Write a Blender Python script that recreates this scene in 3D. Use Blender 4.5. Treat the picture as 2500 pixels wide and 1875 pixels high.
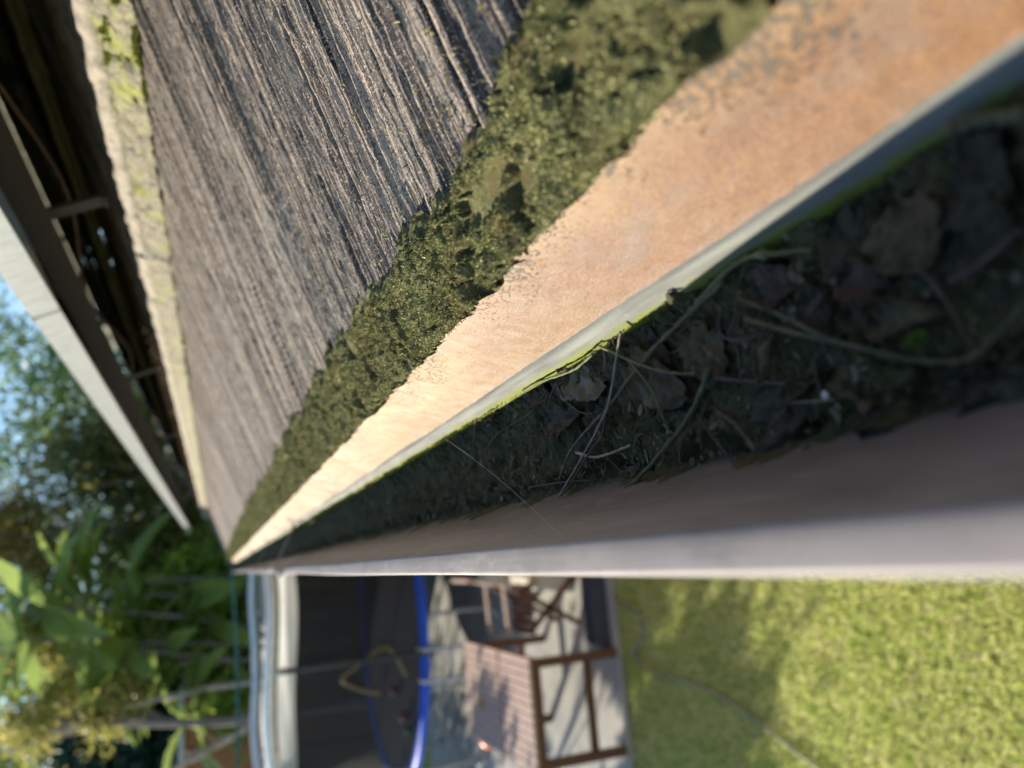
import bpy, math, random
import numpy as np
from mathutils import Vector, Matrix
random.seed(7); RNG = np.random.default_rng(11)
S = bpy.context.scene
for o in list(bpy.data.objects): bpy.data.objects.remove(o)
COL = S.collection
CAMZ = 2.75            # camera height over the lawn

# ------------------------------------------------------------------ camera
# (the photograph was taken with the phone held sideways: the picture's left is up)
FPX = 1850.0
def _cam():
    V = (1875 - 1401.0, 531.0); cu, cv = 937.5, 1250.0
    d = np.array([V[0]-cu, -(V[1]-cv), -FPX]); d /= np.linalg.norm(d)
    w = math.asin(-d[0]); p = math.asin(d[1]/math.cos(w))
    F = np.array([math.sin(w)*math.cos(p), math.cos(w)*math.cos(p), -math.sin(p)])
    R = np.array([math.cos(w), -math.sin(w), 0.0]); U = np.cross(R, F)
    return F, R, U
F_, R_, U_ = _cam()
cd = bpy.data.cameras.new('camera'); cam = bpy.data.objects.new('camera', cd); COL.objects.link(cam)
m = Matrix.Identity(4)
for i in range(3):
    m[i][0] = -U_[i]; m[i][1] = R_[i]; m[i][2] = -F_[i]
m[2][3] = CAMZ
cam.matrix_world = m
cd.sensor_width = 36; cd.sensor_fit = 'HORIZONTAL'; cd.lens = FPX/2500*36
cd.clip_start = 0.01; cd.clip_end = 3000
cd.dof.use_dof = True; cd.dof.focus_distance = 0.48; cd.dof.aperture_fstop = 5.1
S.camera = cam

# ------------------------------------------------------------------ light
SUNV = Vector((-1.0, 1.0, 0.55)).normalized()       # towards the sun
EL = math.asin(SUNV.z); AZ = math.atan2(SUNV.x, SUNV.y)
W = bpy.data.worlds.new('World'); S.world = W; W.use_nodes = True
nt = W.node_tree; bg = nt.nodes['Background']
sky = nt.nodes.new('ShaderNodeTexSky'); sky.sky_type = 'NISHITA'; sky.sun_disc = False
sky.sun_elevation = EL; sky.sun_rotation = AZ; sky.air_density = 1.0; sky.dust_density = 0.15; sky.ozone_density = 2.2
nt.links.new(sky.outputs[0], bg.inputs[0]); bg.inputs[1].default_value = 0.125
sl = bpy.data.lights.new('sun', 'SUN'); sl.energy = 5.0; sl.angle = math.radians(0.55); sl.color = (1, 0.90, 0.76)
so = bpy.data.objects.new('sun', sl); COL.objects.link(so)
so.rotation_euler = SUNV.to_track_quat('Z', 'Y').to_euler(); so.location = (-3, 3, 8)
S.view_settings.view_transform = 'Standard'; S.view_settings.look = 'None'
S.view_settings.gamma = 1; S.view_settings.use_curve_mapping = False
S.view_settings.exposure = 0.9
S.render.engine = 'CYCLES'
S.cycles.max_bounces = 8; S.cycles.transparent_max_bounces = 16

# ------------------------------------------------------------------ helpers
def tag(o, label=None, cat=None, group=None, kind=None):
    if label: o['label'] = label
    if cat: o['category'] = cat
    if group: o['group'] = group
    if kind: o['kind'] = kind
    return o
def empty(name, loc=(0, 0, 0)):
    o = bpy.data.objects.new(name, None); COL.objects.link(o); o.location = loc; o.empty_display_size = .1
    return o
def link(name, me, mat, parent=None, smooth=False):
    o = bpy.data.objects.new(name, me); COL.objects.link(o)
    if mat is not None:
        for mm in (mat if isinstance(mat, (list, tuple)) else [mat]): me.materials.append(mm)
    if smooth: me.polygons.foreach_set('use_smooth', np.ones(len(me.polygons), dtype=bool))
    if parent is not None:
        o.parent = parent; o.matrix_parent_inverse = Matrix.Translation(-Vector(world_loc(parent)))
    return o
def world_loc(o):
    v = Vector(o.location)
    if o.parent is not None: v = o.matrix_parent_inverse @ v + Vector(world_loc(o.parent))
    return v
def npmesh(name, V, Fc, uv=None):
    """V (n,3); Fc (m,k) with k 3 or 4; uv (n,2)"""
    me = bpy.data.meshes.new(name); V = np.asarray(V, dtype=np.float32); Fc = np.asarray(Fc, dtype=np.int32)
    me.vertices.add(len(V)); me.vertices.foreach_set('co', V.ravel())
    k = Fc.shape[1]
    me.loops.add(Fc.size); me.loops.foreach_set('vertex_index', Fc.ravel())
    me.polygons.add(len(Fc)); me.polygons.foreach_set('loop_start', np.arange(0, Fc.size, k, dtype=np.int32))
    if uv is not None:
        l = me.uv_layers.new(name='UVMap'); l.data.foreach_set('uv', np.asarray(uv, dtype=np.float32)[Fc.ravel()].ravel())
    me.update(calc_edges=True); me.validate()
    return me
class MB:
    def __init__(s): s.v = []; s.f = []
    def add(s, vs, fs):
        b = len(s.v); s.v += [tuple(v) for v in vs]; s.f += [tuple(i+b for i in f) for f in fs]
    def box(s, c, size, M=None):
        hx, hy, hz = size[0]/2, size[1]/2, size[2]/2
        vs = [Vector((sx*hx, sy*hy, sz*hz)) for sx in (-1, 1) for sy in (-1, 1) for sz in (-1, 1)]
        if M is not None: vs = [M @ v for v in vs]
        vs = [v+Vector(c) for v in vs]
        s.add(vs, [(0, 1, 3, 2), (4, 6, 7, 5), (0, 4, 5, 1), (2, 3, 7, 6), (0, 2, 6, 4), (1, 5, 7, 3)])
    def bar(s, a, b, w, h, up=(0, 0, 1)):
        a = Vector(a); b = Vector(b); d = (b-a).normalized(); u = Vector(up)
        if abs(d.dot(u)) > .98: u = Vector((1, 0, 0))
        r = d.cross(u).normalized(); u = r.cross(d)
        vs = [p + r*sx*w/2 + u*sz*h/2 for p in (a, b) for sx, sz in ((-1, -1), (1, -1), (1, 1), (-1, 1))]
        s.add(vs, [(0, 1, 2, 3), (7, 6, 5, 4), (0, 4, 5, 1), (1, 5, 6, 2), (2, 6, 7, 3), (3, 7, 4, 0)])
    def tube(s, pts, rad, n=8, closed=False, cap=True):
        pts = [Vector(p) for p in pts]; N = len(pts)
        if not hasattr(rad, '__len__'): rad = [rad]*N
        u = None; base = len(s.v)
        for i, p in enumerate(pts):
            a = pts[(i-1) % N] if (i > 0 or closed) else p; b = pts[(i+1) % N] if (i < N-1 or closed) else p
            d = (b-a).normalized() if (b-a).length > 0 else Vector((0, 0, 1))
            if u is None:
                u = d.orthogonal().normalized()
            u = (u - d*u.dot(d)).normalized(); w = d.cross(u)
            for k in range(n):
                t = 2*math.pi*k/n; s.v.append(tuple(p + (u*math.cos(t)+w*math.sin(t))*rad[i]))
        for i in range(N if closed else N-1):
            j = (i+1) % N
            for k in range(n):
                s.f.append((base+i*n+k, base+i*n+(k+1) % n, base+j*n+(k+1) % n, base+j*n+k))
        if cap and not closed:
            s.f.append(tuple(base+k for k in range(n))[::-1]); s.f.append(tuple(base+(N-1)*n+k for k in range(n)))
    def build(s, name, mat, parent=None, smooth=False):
        me = bpy.data.meshes.new(name); me.from_pydata([tuple(v) for v in s.v], [], s.f); me.update()
        return link(name, me, mat, parent, smooth)
def spline(pts, n=6):
    P = [Vector(p) for p in pts]
    if len(P) < 3: return [P[0].lerp(P[-1], t/n) for t in range(n+1)]
    out = []
    for i in range(len(P)-1):
        p0 = P[max(i-1, 0)]; p1 = P[i]; p2 = P[i+1]; p3 = P[min(i+2, len(P)-1)]
        for k in range(n):
            t = k/n
            out.append(0.5*((2*p1)+(p2-p0)*t+(2*p0-5*p1+4*p2-p3)*t*t+(3*p1-p0-3*p2+p3)*t**3))
    out.append(P[-1]); return out
def vnoise(x, y, seed=0):
    x = np.asarray(x, float); y = np.asarray(y, float)
    xi = np.floor(x).astype(np.int64); yi = np.floor(y).astype(np.int64); fx = x-xi; fy = y-yi
    fx = fx*fx*(3-2*fx); fy = fy*fy*(3-2*fy)
    def h(a, b):
        n = (a*374761393 + b*668265263 + seed*982451653) & 0x7fffffff
        n = ((n ^ (n >> 13))*1274126177) & 0x7fffffff
        n = n ^ (n >> 16)
        return (n & 0xffffff)/float(0xffffff)
    return (h(xi, yi)*(1-fx)+h(xi+1, yi)*fx)*(1-fy)+(h(xi, yi+1)*(1-fx)+h(xi+1, yi+1)*fx)*fy
def fbm(x, y, seed=0, o=4):
    s = 0; a = .5
    for k in range(o): s = s+a*vnoise(x*2**k, y*2**k, seed+k*17); a *= .5
    return s
def gridfaces(nr, nc):
    i = np.arange(nr-1)[:, None]*nc+np.arange(nc-1)[None, :]
    return np.stack([i, i+1, i+nc+1, i+nc], -1).reshape(-1, 4)

# ------------------------------------------------------------------ materials
def mat(name, rough=.6, spec=.5, metal=0.0):
    m = bpy.data.materials.new(name); m.use_nodes = True
    b = m.node_tree.nodes['Principled BSDF']; b.inputs['Roughness'].default_value = rough
    b.inputs['Specular IOR Level'].default_value = spec; b.inputs['Metallic'].default_value = metal
    return m, m.node_tree, b
def N(t, typ, **kw):
    n = t.nodes.new(typ)
    for k, v in kw.items(): setattr(n, k, v)
    return n
def noise(t, vec, scale, detail=4, rough=.55, dist=0.0):
    n = N(t, 'ShaderNodeTexNoise'); n.inputs['Scale'].default_value = scale; n.inputs['Detail'].default_value = detail
    n.inputs['Roughness'].default_value = rough; n.inputs['Distortion'].default_value = dist
    if vec is not None: t.links.new(vec, n.inputs['Vector'])
    return n.outputs['Fac']
def ramp(t, fac, stops, interp='LINEAR'):
    n = N(t, 'ShaderNodeValToRGB'); cr = n.color_ramp; cr.interpolation = interp
    while len(cr.elements) < len(stops): cr.elements.new(.5)
    for e, (p, c) in zip(cr.elements, stops):
        e.position = p; e.color = (c, c, c, 1) if not hasattr(c, '__len__') else (*c[:3], 1)
    t.links.new(fac, n.inputs[0]); return n.outputs[0]
def mix(t, fac, a, b, mode='MIX'):
    n = N(t, 'ShaderNodeMix', data_type='RGBA', blend_type=mode)
    for sock, v in ((n.inputs[0], fac), (n.inputs[6], a), (n.inputs[7], b)):
        if isinstance(v, bpy.types.NodeSocket): t.links.new(v, sock)
        elif hasattr(v, '__len__'): sock.default_value = (*v[:3], 1)
        else: sock.default_value = v
    return n.outputs[2]
def math_(t, op, a, b=0.0):
    n = N(t, 'ShaderNodeMath', operation=op)
    for i, v in enumerate((a, b)):
        if isinstance(v, bpy.types.NodeSocket): t.links.new(v, n.inputs[i])
        else: n.inputs[i].default_value = v
    return n.outputs[0]
def coords(t, scale=(1, 1, 1), rot=(0, 0, 0), kind='Object'):
    c = N(t, 'ShaderNodeTexCoord'); mp = N(t, 'ShaderNodeMapping')
    mp.inputs['Scale'].default_value = scale; mp.inputs['Rotation'].default_value = rot
    t.links.new(c.outputs[kind], mp.inputs[0]); return mp.outputs[0]
def bump(t, b, h, strength=.5, dist=.001, prev=None):
    n = N(t, 'ShaderNodeBump'); n.inputs['Strength'].default_value = strength; n.inputs['Distance'].default_value = dist
    t.links.new(h, n.inputs['Height'])
    if prev is not None: t.links.new(prev, n.inputs['Normal'])
    t.links.new(n.outputs[0], b.inputs['Normal']); return n.outputs[0]
def simple(name, col, rough=.6, var=.15, scale=20, spec=.4, metal=0.0, bmp=0.0, bscale=200, bd=.001):
    m, t, b = mat(name, rough, spec, metal)
    v = coords(t); f = noise(t, v, scale, 5)
    lo = tuple(c*(1-var) for c in col); hi = tuple(min(1, c*(1+var)) for c in col)
    t.links.new(ramp(t, f, [(.3, lo), (.7, hi)]), b.inputs['Base Color'])
    if bmp: bump(t, b, noise(t, v, bscale, 6), bmp, bd)
    return m

# cement roof shingle with a wood-grain face
def m_tile(shade=1.0):
    m, t, b = mat('weathered_cement_tile', .78, .35)
    g = coords(t, (330, 1.8, 1), kind='UV'); g2 = coords(t, (70, .8, 1), kind='UV'); o = coords(t)
    streak = noise(t, g, 1.0, 2, .6); streak2 = noise(t, g2, 1.0, 3, .55)
    grit = noise(t, o, 620, 3, .75); big = noise(t, o, 5, 4); mid = noise(t, o, 60, 4, .6)
    c = ramp(t, streak, [(.41, (.020, .017, .015)), (.5, (.115, .092, .073)), (.60, (.43, .345, .262))])
    c = mix(t, ramp(t, streak2, [(.45, 0.0), (.68, .55)]), c, (.34, .285, .23))
    c = mix(t, ramp(t, big, [(.52, 0.0), (.68, .5)]), c, (.27, .255, .21))
    c = mix(t, ramp(t, mid, [(.52, 0.0), (.66, .5)]), c, (.04, .036, .036))
    c = mix(t, ramp(t, grit, [(.57, 0.0), (.63, .95)]), c, (.62, .52, .41))
    c = mix(t, ramp(t, noise(t, o, 700, 2, .6), [(.36, .8), (.46, 0.0)]), c, (.022, .021, .024))
    t.links.new(c, b.inputs['Base Color'])
    p = bump(t, b, streak, .8, .003)
    bump(t, b, math_(t, 'ADD', noise(t, o, 650, 4, .7), math_(t, 'MULTIPLY', grit, .8)), .8, .0009, p)
    return m
M_TILE = m_tile()

# bare ochre-orange cut edge of the lowest tile course
def m_nose():
    m, t, b = mat('ochre_tile_edge', .42, .55)
    o = coords(t); uvn = N(t, 'ShaderNodeUVMap'); sep = N(t, 'ShaderNodeSeparateXYZ'); t.links.new(uvn.outputs[0], sep.inputs[0])
    v = sep.outputs[1]
    big = noise(t, coords(t, (1, .6, 1)), 17, 5, .6); fine = noise(t, o, 620, 5, .75); blot = noise(t, coords(t, (14, 9, 22)), 3.2, 4, .55)
    c = ramp(t, big, [(.3, (.160, .060, .010)), (.5, (.220, .090, .016)), (.72, (.26, .130, .030))])
    c = mix(t, ramp(t, fine, [(.46, .9), (.54, 0.0)]), c, (.115, .045, .018))
    c = mix(t, ramp(t, noise(t, o, 850, 3, .7), [(.54, 0.0), (.64, .7)]), c, (.38, .20, .055))
    c = mix(t, ramp(t, blot, [(.52, 0.0), (.68, .55)]), c, (.165, .115, .075))          # greyish cement blotches
    # pale sandy band near the top edge
    top = ramp(t, math_(t, 'ADD', v, math_(t, 'MULTIPLY', math_(t, 'SUBTRACT', big, .5), .5)), [(.6, 0.0), (.95, .6)])
    c = mix(t, top, c, (.30, .18, .060))
    sepo = N(t, 'ShaderNodeSeparateXYZ'); t.links.new(o, sepo.inputs[0])
    fy = ramp(t, math_(t, 'ADD', sepo.outputs[1], math_(t, 'MULTIPLY', math_(t, 'SUBTRACT', noise(t, o, 12, 4), .5), .35)), [(.34, 0.0), (.62, .8)])
    tan = ramp(t, noise(t, coords(t, (2, .7, 2)), 14, 5, .6), [(.35, (.28, .155, .045)), (.65, (.37, .24, .085))])
    c = mix(t, fy, c, tan)
    # pits and lichen specks, denser near the top edge
    dens = math_(t, 'MULTIPLY', math_(t, 'SUBTRACT', 1.0, math_(t, 'MULTIPLY', fy, .35)), ramp(t, math_(t, 'ADD', v, math_(t, 'MULTIPLY', math_(t, 'SUBTRACT', noise(t, o, 9, 3), .5), 1.7)), [(.30, 0.0), (.85, .235)]))
    pits = math_(t, 'ADD', noise(t, coords(t, (1, .7, 1)), 480, 5, .7), dens)
    pf = ramp(t, pits, [(.735, 0.0), (.765, 1.0)])
    c = mix(t, math_(t, 'MULTIPLY', pf, .95), c, (.05, .043, .026))
    lich = math_(t, 'MULTIPLY', ramp(t, math_(t, 'ADD', noise(t, o, 120, 6, .75), dens), [(.86, 0.0), (.89, .85)]), ramp(t, fy, [(.0, 1.0), (.5, 0.0)]))
    c = mix(t, lich, c, (.06, .085, .045))
    # greyer towards the foot
    c = mix(t, ramp(t, math_(t, 'ADD', v, math_(t, 'MULTIPLY', math_(t, 'SUBTRACT', noise(t, o, 60, 4), .5), .25)), [(.0, .75), (.16, 0.0)]), c, (.25, .20, .19))
    t.links.new(c, b.inputs['Base Color'])
    h = math_(t, 'SUBTRACT', math_(t, 'ADD', fine, math_(t, 'MULTIPLY', big, .8)), math_(t, 'MULTIPLY', pf, 1.3))
    bump(t, b, h, .55, .0009)
    return m
M_NOSE = m_nose()
def m_nose2():
    m, t, b = mat('lichened_tile_edge', .8, .3)
    o = coords(t); uvn = N(t, 'ShaderNodeUVMap'); sep = N(t, 'ShaderNodeSeparateXYZ'); t.links.new(uvn.outputs[0], sep.inputs[0]); v = sep.outputs[1]; u = sep.outputs[0]
    f = noise(t, coords(t, (30, 40, 60)), 4, 5, .65)
    c = ramp(t, f, [(.3, (.13, .115, .08)), (.55, (.26, .235, .17)), (.75, (.38, .335, .25))])
    al = math_(t, 'ADD', noise(t, o, 14, 5, .7), ramp(t, u, [(0, .12), (.10, .08), (.16, -.0), (1, .0)]))
    al = ramp(t, al, [(.52, 0.0), (.66, .8)])
    band = ramp(t, v, [(.0, 1.0), (.62, 1.0), (.75, 0.0)])
    c = mix(t, math_(t, 'MULTIPLY', al, band), c, (.27, .29, .055))
    c = mix(t, ramp(t, v, [(.72, 0.0), (.80, .8)]), c, (.37, .325, .265))
    t.links.new(c, b.inputs['Base Color'])
    bump(t, b, noise(t, coords(t, (1, 1, 1)), 130, 6, .7), .9, .004)
    return m
M_NOSE2 = m_nose2()

def m_moss(name, dark=(.018, .023, .008), mid=(.095, .11, .028), hi=(.26, .26, .075), island=False):
    m, t, b = mat(name, .9, .15)
    o = coords(t)
    if island:
        g = N(t, 'ShaderNodeNewGeometry'); f = g.outputs['Random Per Island']
        f = math_(t, 'ADD', math_(t, 'MULTIPLY', f, .6), math_(t, 'MULTIPLY', noise(t, o, 35, 4, .6), .4))
    else:
        f = math_(t, 'ADD', math_(t, 'MULTIPLY', noise(t, o, 300, 5, .7), .55), math_(t, 'MULTIPLY', noise(t, o, 35, 4, .6), .45))
    c = ramp(t, f, [(.28, dark), (.5, mid), (.74, hi)])
    if 'moss' in name: c = mix(t, ramp(t, noise(t, o, 26, 5, .7), [(.50, 0.0), (.62, .75)]), c, tuple(v*k for v, k in zip(mid, (.95, .78, .8))))
    t.links.new(c, b.inputs['Base Color'])
    if not island: bump(t, b, noise(t, o, 700, 5, .75), 1.0, .003)
    b.inputs['Subsurface Weight'].default_value = 0.0
    return m
M_MOSS = m_moss('dry_moss', (.02, .02, .010), (.20, .195, .08), (.42, .40, .18))
M_TUFT = m_moss('moss_tufts', (.10, .10, .04), (.33, .325, .12), (.62, .58, .27), True)
M_ALGAE = m_moss('bright_algae', (.10, .12, .015), (.20, .225, .03), (.36, .37, .08), True)
M_ALGAE_S = m_moss('bright_algae_mat', (.08, .10, .015), (.22, .25, .03), (.42, .45, .08))

# painted gutter steel
def m_gutter():
    m, t, b = mat('mauve_gutter_paint', .5, .35)
    o = coords(t); st = noise(t, coords(t, (60, 2.2, 60)), 2, 5, .6); f = noise(t, o, 14, 5, .6)
    c = ramp(t, f, [(.3, (.24, .21, .19)), (.7, (.31, .272, .25))])
    c = mix(t, ramp(t, st, [(.45, 0.0), (.75, .35)]), c, (.11, .098, .08))
    # dirt tide marks low down inside the trough
    sep = N(t, 'ShaderNodeSeparateXYZ'); t.links.new(o, sep.inputs[0])
    low = N(t, 'ShaderNodeMapRange'); low.inputs[1].default_value = CAMZ-.165; low.inputs[2].default_value = CAMZ-.212
    t.links.new(math_(t, 'ADD', sep.outputs[2], math_(t, 'MULTIPLY', math_(t, 'SUBTRACT', noise(t, coords(t, (20, 5, 20)), 3, 5), .5), .04)), low.inputs[0])
    c = mix(t, math_(t, 'MULTIPLY', low.outputs[0], .55), c, (.085, .075, .055))
    c = mix(t, ramp(t, noise(t, o, 900, 2), [(.66, 0.0), (.70, .5)]), c, (.5, .46, .43))
    c = mix(t, ramp(t, noise(t, coords(t, (1, .25, 1)), 55, 6, .7), [(.57, 0.0), (.70, .45)]), c, (.10, .09, .075))
    c = mix(t, ramp(t, noise(t, coords(t, (9, 1.5, 9)), 12, 6, .65), [(.56, 0.0), (.66, .35)]), c, (.42, .38, .35))
    t.links.new(c, b.inputs['Base Color'])
    t.links.new(ramp(t, f, [(.3, .46), (.7, .60)]), b.inputs['Roughness'])
    bump(t, b, noise(t, o, 260, 4), .12, .0006)
    return m
M_GUT = m_gutter()
def m_back():
    m, t, b = mat('gutter_back_lip', .7, .25)
    o = coords(t); uvn = N(t, 'ShaderNodeUVMap'); sep = N(t, 'ShaderNodeSeparateXYZ'); t.links.new(uvn.outputs[0], sep.inputs[0]); v = sep.outputs[1]
    c = ramp(t, noise(t, coords(t, (90, 9, 90)), 2, 5), [(.3, (.14, .145, .125)), (.7, (.24, .25, .21))])
    w = math_(t, 'ADD', v, math_(t, 'MULTIPLY', math_(t, 'SUBTRACT', noise(t, o, 70, 5, .65), .5), .5))
    c = mix(t, ramp(t, w, [(.44, .95), (.68, 0.0)]), c, (.20, .23, .03))
    c = mix(t, ramp(t, noise(t, o, 260, 4, .7), [(.62, 0.0), (.70, .5)]), c, (.33, .33, .3))
    t.links.new(c, b.inputs['Base Color']); bump(t, b, noise(t, o, 500, 5), .4, .0006)
    return m
M_BACK = m_back()
def m_soil():
    m, t, b = mat('black_gutter_soil', .85, .25)
    o = coords(t); f = noise(t, o, 120, 6, .7); g = noise(t, o, 16, 5, .6)
    c = ramp(t, f, [(.3, (.05, .043, .018)), (.6, (.14, .125, .05)), (.8, (.24, .21, .10))])
    c = mix(t, ramp(t, g, [(.42, 0.0), (.7, .6)]), c, (.085, .095, .032))
    c = mix(t, ramp(t, noise(t, o, 800, 3, .6), [(.66, 0.0), (.74, .7)]), c, (.28, .26, .2))
    t.links.new(c, b.inputs['Base Color'])
    p = bump(t, b, noise(t, o, 110, 6, .65), .9, .006); bump(t, b, noise(t, o, 600, 5, .7), .8, .0015, p)
    return m
M_SOIL = m_soil()
def m_leafdry(name, a, c_, rough=.65):
    m, t, b = mat(name, rough, .3)
    o = coords(t); f = noise(t, o, 70, 6, .65)
    c = ramp(t, f, [(.3, tuple(x*.55 for x in a)), (.55, a), (.75, c_)])
    c = mix(t, ramp(t, noise(t, o, 420, 4, .6), [(.6, 0.0), (.72, .5)]), c, tuple(x*.4 for x in a))
    t.links.new(c, b.inputs['Base Color']); bump(t, b, noise(t, o, 260, 6, .65), .6, .0012)
    return m
M_L1 = m_leafdry('dusty_brown_leaf', (.10, .078, .036), (.19, .15, .07))
M_L2 = m_leafdry('dark_soggy_leaf', (.05, .045, .022), (.09, .08, .04))
M_L3 = m_leafdry('purple_brown_leaf', (.085, .058, .04), (.14, .10, .07), .6)
M_L4 = m_leafdry('pale_tan_leaf', (.18, .155, .09), (.28, .24, .15))
M_TW1 = m_leafdry('olive_twig', (.115, .115, .06), (.21, .2, .11))
M_TW2 = m_leafdry('pale_stalk', (.34, .30, .22), (.46, .42, .32))
M_TW3 = m_leafdry('brown_twig', (.10, .075, .06), (.17, .13, .1))
M_TW4 = m_leafdry('green_stained_twig', (.15, .16, .06), (.27, .27, .12))

# ------------------------------------------------------------------ section of the eaves (x, z relative to the camera)
SL = math.radians(23); CS, SS = math.cos(SL), math.sin(SL)
NB = (.1145, -.1975)                  # foot of the lowest tile edge
NT = (.1414, -.1380)                  # its top
EXPO = .604
C2B = (NT[0]+EXPO*CS, NT[1]+EXPO*SS); C2T = (C2B[0]+.0340, C2B[1]+.0735)
YEND = 10.9
PX = lambda p: Vector((p[0], p[1], p[2]+CAMZ))
def ray(x, y):
    d = R_*(1875-y-937.5)+U_*(-(x-1250))+F_*FPX
    return d/np.linalg.norm(d)
def onplane(x, y, p0, n):
    d = ray(x, y); t = np.dot(n, p0)/np.dot(n, d); return d*t
DEB_N = np.array([-.11, 0, 1.0]); DEB_P = np.array([.027, 0, -.2165])
def litter_mean(X, Y):
    u = np.clip((X-.028)/.085, 0, 1); k = np.clip((Y-.15)/.45, 0, 1); k = k*k*(3-2*k)
    return -.2135+.0085*u - k*(.0165-.0095*u) - .006*np.clip((Y-1.0)/2, 0, 1)
def deb(x, y, lift=0.0):
    d = ray(x, y); t = .215/-d[2]
    for _ in range(25):
        p = d*t; t += (litter_mean(p[0], p[1])+lift-p[2])/d[2]*.8
    p = d*t; p[0] = min(p[0], .1125); return p
WALL_Z = np.array([-.262, -.252, -.238, -.225, -.212, -.199, -.1865, -.176]); WALL_X = np.array([.053, .0465, .0408, .0348, .0285, .0215, .0140, .0062])

# ------------------------------------------------------------------ roof
roof = empty('tiled_roof', (1.8, 5, CAMZ+.3))
tag(roof, 'low roof of grained grey cement tiles with mossy eaves under the solar panels', 'roof')
def groove_h(Y, d, seed):
    sk = np.interp(Y, [.15, .35, .95, 1.6, 3], [.02, -.06, -.30, -.22, 0])
    y = Y - sk*(d-.05) + .003*np.sin(d*6+seed)
    big = (vnoise(y*14, d*.8, seed)-.5)*.0075
    a = vnoise(y*62, d*.9, seed+1); b_ = vnoise(y*175, d*1.6, seed+2); c = vnoise(y*390, d*5, seed+3)
    mod = .35+1.3*vnoise(y*22, d*1, seed+8)
    ridge = -np.abs(a-.5)*.010 - np.clip(.5-b_, 0, .5)**.7*.012*mod - np.clip(.45-vnoise(y*235, d*2.2, seed+6), 0, .5)**.7*.0075*(1.6-mod) + (c-.5)*.0022
    deep = -np.clip(vnoise(y*34, d*2, seed+5)-.68, 0, .3)*.034
    deep = deep - .010*np.exp(-((Y-.232+.02*d)/.006)**2) + .0012*np.exp(-((Y-.262)/.02)**2)
    mod2 = np.clip(vnoise(y*16, d*.7, seed+41)*1.8-.25, .15, 1.3)
    ridge = ridge*.7 + .0013*mod2*np.sin(y*6.283/.0064+5*vnoise(y*18, d*.8, seed+42)) 
    return big + ridge + deep + (vnoise(Y*420, d*420, seed+9)-.5)*.0020
def tile(y0, y1, base, d0, d1, seed, ystep, dstep, nose, mnose, dz=0.0, tilt=0.0):
    ny = max(3, int((y1-y0)/ystep)); nd = max(3, int((d1-d0)/dstep))
    Y, D = np.meshgrid(np.linspace(y0, y1, ny), np.linspace(d0, d1, nd), indexing='ij')
    H = groove_h(Y, D, seed)
    ed = np.minimum(Y-y0, y1-Y); H = H - .006*np.exp(-(ed/.004)**2) - .002*np.exp(-(ed/.02)**2) + dz + tilt*(Y-y0)
    H -= .003*np.exp(-(np.clip(D-d0, 0, 1)/.006)**2)
    X = base[0]+D*CS-H*SS; Z = base[1]+D*SS+H*CS
    V = np.stack([X, Y, Z+CAMZ], -1).reshape(-1, 3)
    sk = np.interp(Y, [.15, .35, .95, 1.6, 3], [.02, -.06, -.30, -.22, 0])
    UVt = np.stack([Y - sk*(D-.05) + .003*np.sin(D*6+seed), D], -1).reshape(-1, 2)
    o = link('roof_tile', npmesh('roof_tile', V, gridfaces(ny, nd)[:, ::-1], UVt), M_TILE, roof, True)
    # skirt so that the tile has a body
    bot, top, th = nose
    nn = max(4, int((y1-y0)/max(ystep, .0022))); nv = (26 if mnose is M_NOSE else 40) if y0 < 1.5 else 12
    Yn, Vv = np.meshgrid(np.linspace(y0+.001, y1-.001, nn), np.linspace(0, 1, nv), indexing='ij')
    X0, Z0 = bot; X1, Z1 = top; L = math.hypot(X1-X0, Z1-Z0); nx, nz = -(Z1-Z0)/L, (X1-X0)/L
    rag = (fbm(Yn*70, Yn*0, seed+31, 5)-.45)*.009 + np.clip(vnoise(Yn*120, Yn*0, seed+40)-.6, 0, 1)*.008
    far = np.clip((Yn-.6)/2, 0, 1)
    if mnose is M_NOSE:
        off = (fbm(Yn*9, Vv*1.2, seed+3, 3)-.45)*(.0022+.006*far) - .0005*far*np.exp(-((Vv-.36)/.025)**2) + (vnoise(Yn*160, Vv*14, seed)-.5)*.0006
        off += np.clip(vnoise(Yn*22, Yn*0, seed+6)-.62, 0, 1)*.02*np.clip(Vv-.5, 0, 1)*(far > .1)
        s = Vv*(np.interp(Yn, [.1, .2, .3, .5, 1.0, 1.5, 3], [1.0, 1.05, 1.1, 1.16, 1.16, 1.22, 1.26])+rag/L)
        off += -.004*np.clip((Vv-.8)/.2, 0, 1)**2 - .001*np.clip((.1-Vv)/.1, 0, 1)
    else:
        off = (fbm(Yn*26, Vv*4, seed+3, 5)-.5)*.022 + ((vnoise(Yn*70, Vv*9, seed+14)-.5)*.005+(vnoise(Yn*190, Vv*17, seed+15)-.5)*.003)*(Vv < .72) - .006*np.exp(-((Vv-.66)/.06)**2) + .003*(Vv > .74)
        s = Vv*(1+rag*.5/L)
        off += -.008*np.clip((Vv-.9)/.1, 0, 1)**2
    Xn = X0+(X1-X0)*s+nx*off; Zn = Z0+(Z1-Z0)*s+nz*off
    Vn = np.stack([Xn, Yn, Zn+CAMZ], -1).reshape(-1, 3)
    # return strip back under the top edge gives the edge thickness
    uv = np.stack([Yn/10, Vv], -1).reshape(-1, 2)
    me = npmesh('front_edge', Vn, gridfaces(nn, nv)[:, ::-1], uv)
    e = link('front_edge', me, mnose, o, True)
    sm = e.modifiers.new('thick', 'SOLIDIFY'); sm.thickness = th; sm.offset = -1
    return o
joints = [-.45, 1.33, 2.42, 3.18, 4.2, 5.2, 6.3, 7.4, 8.5, 9.7, YEND]
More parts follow.
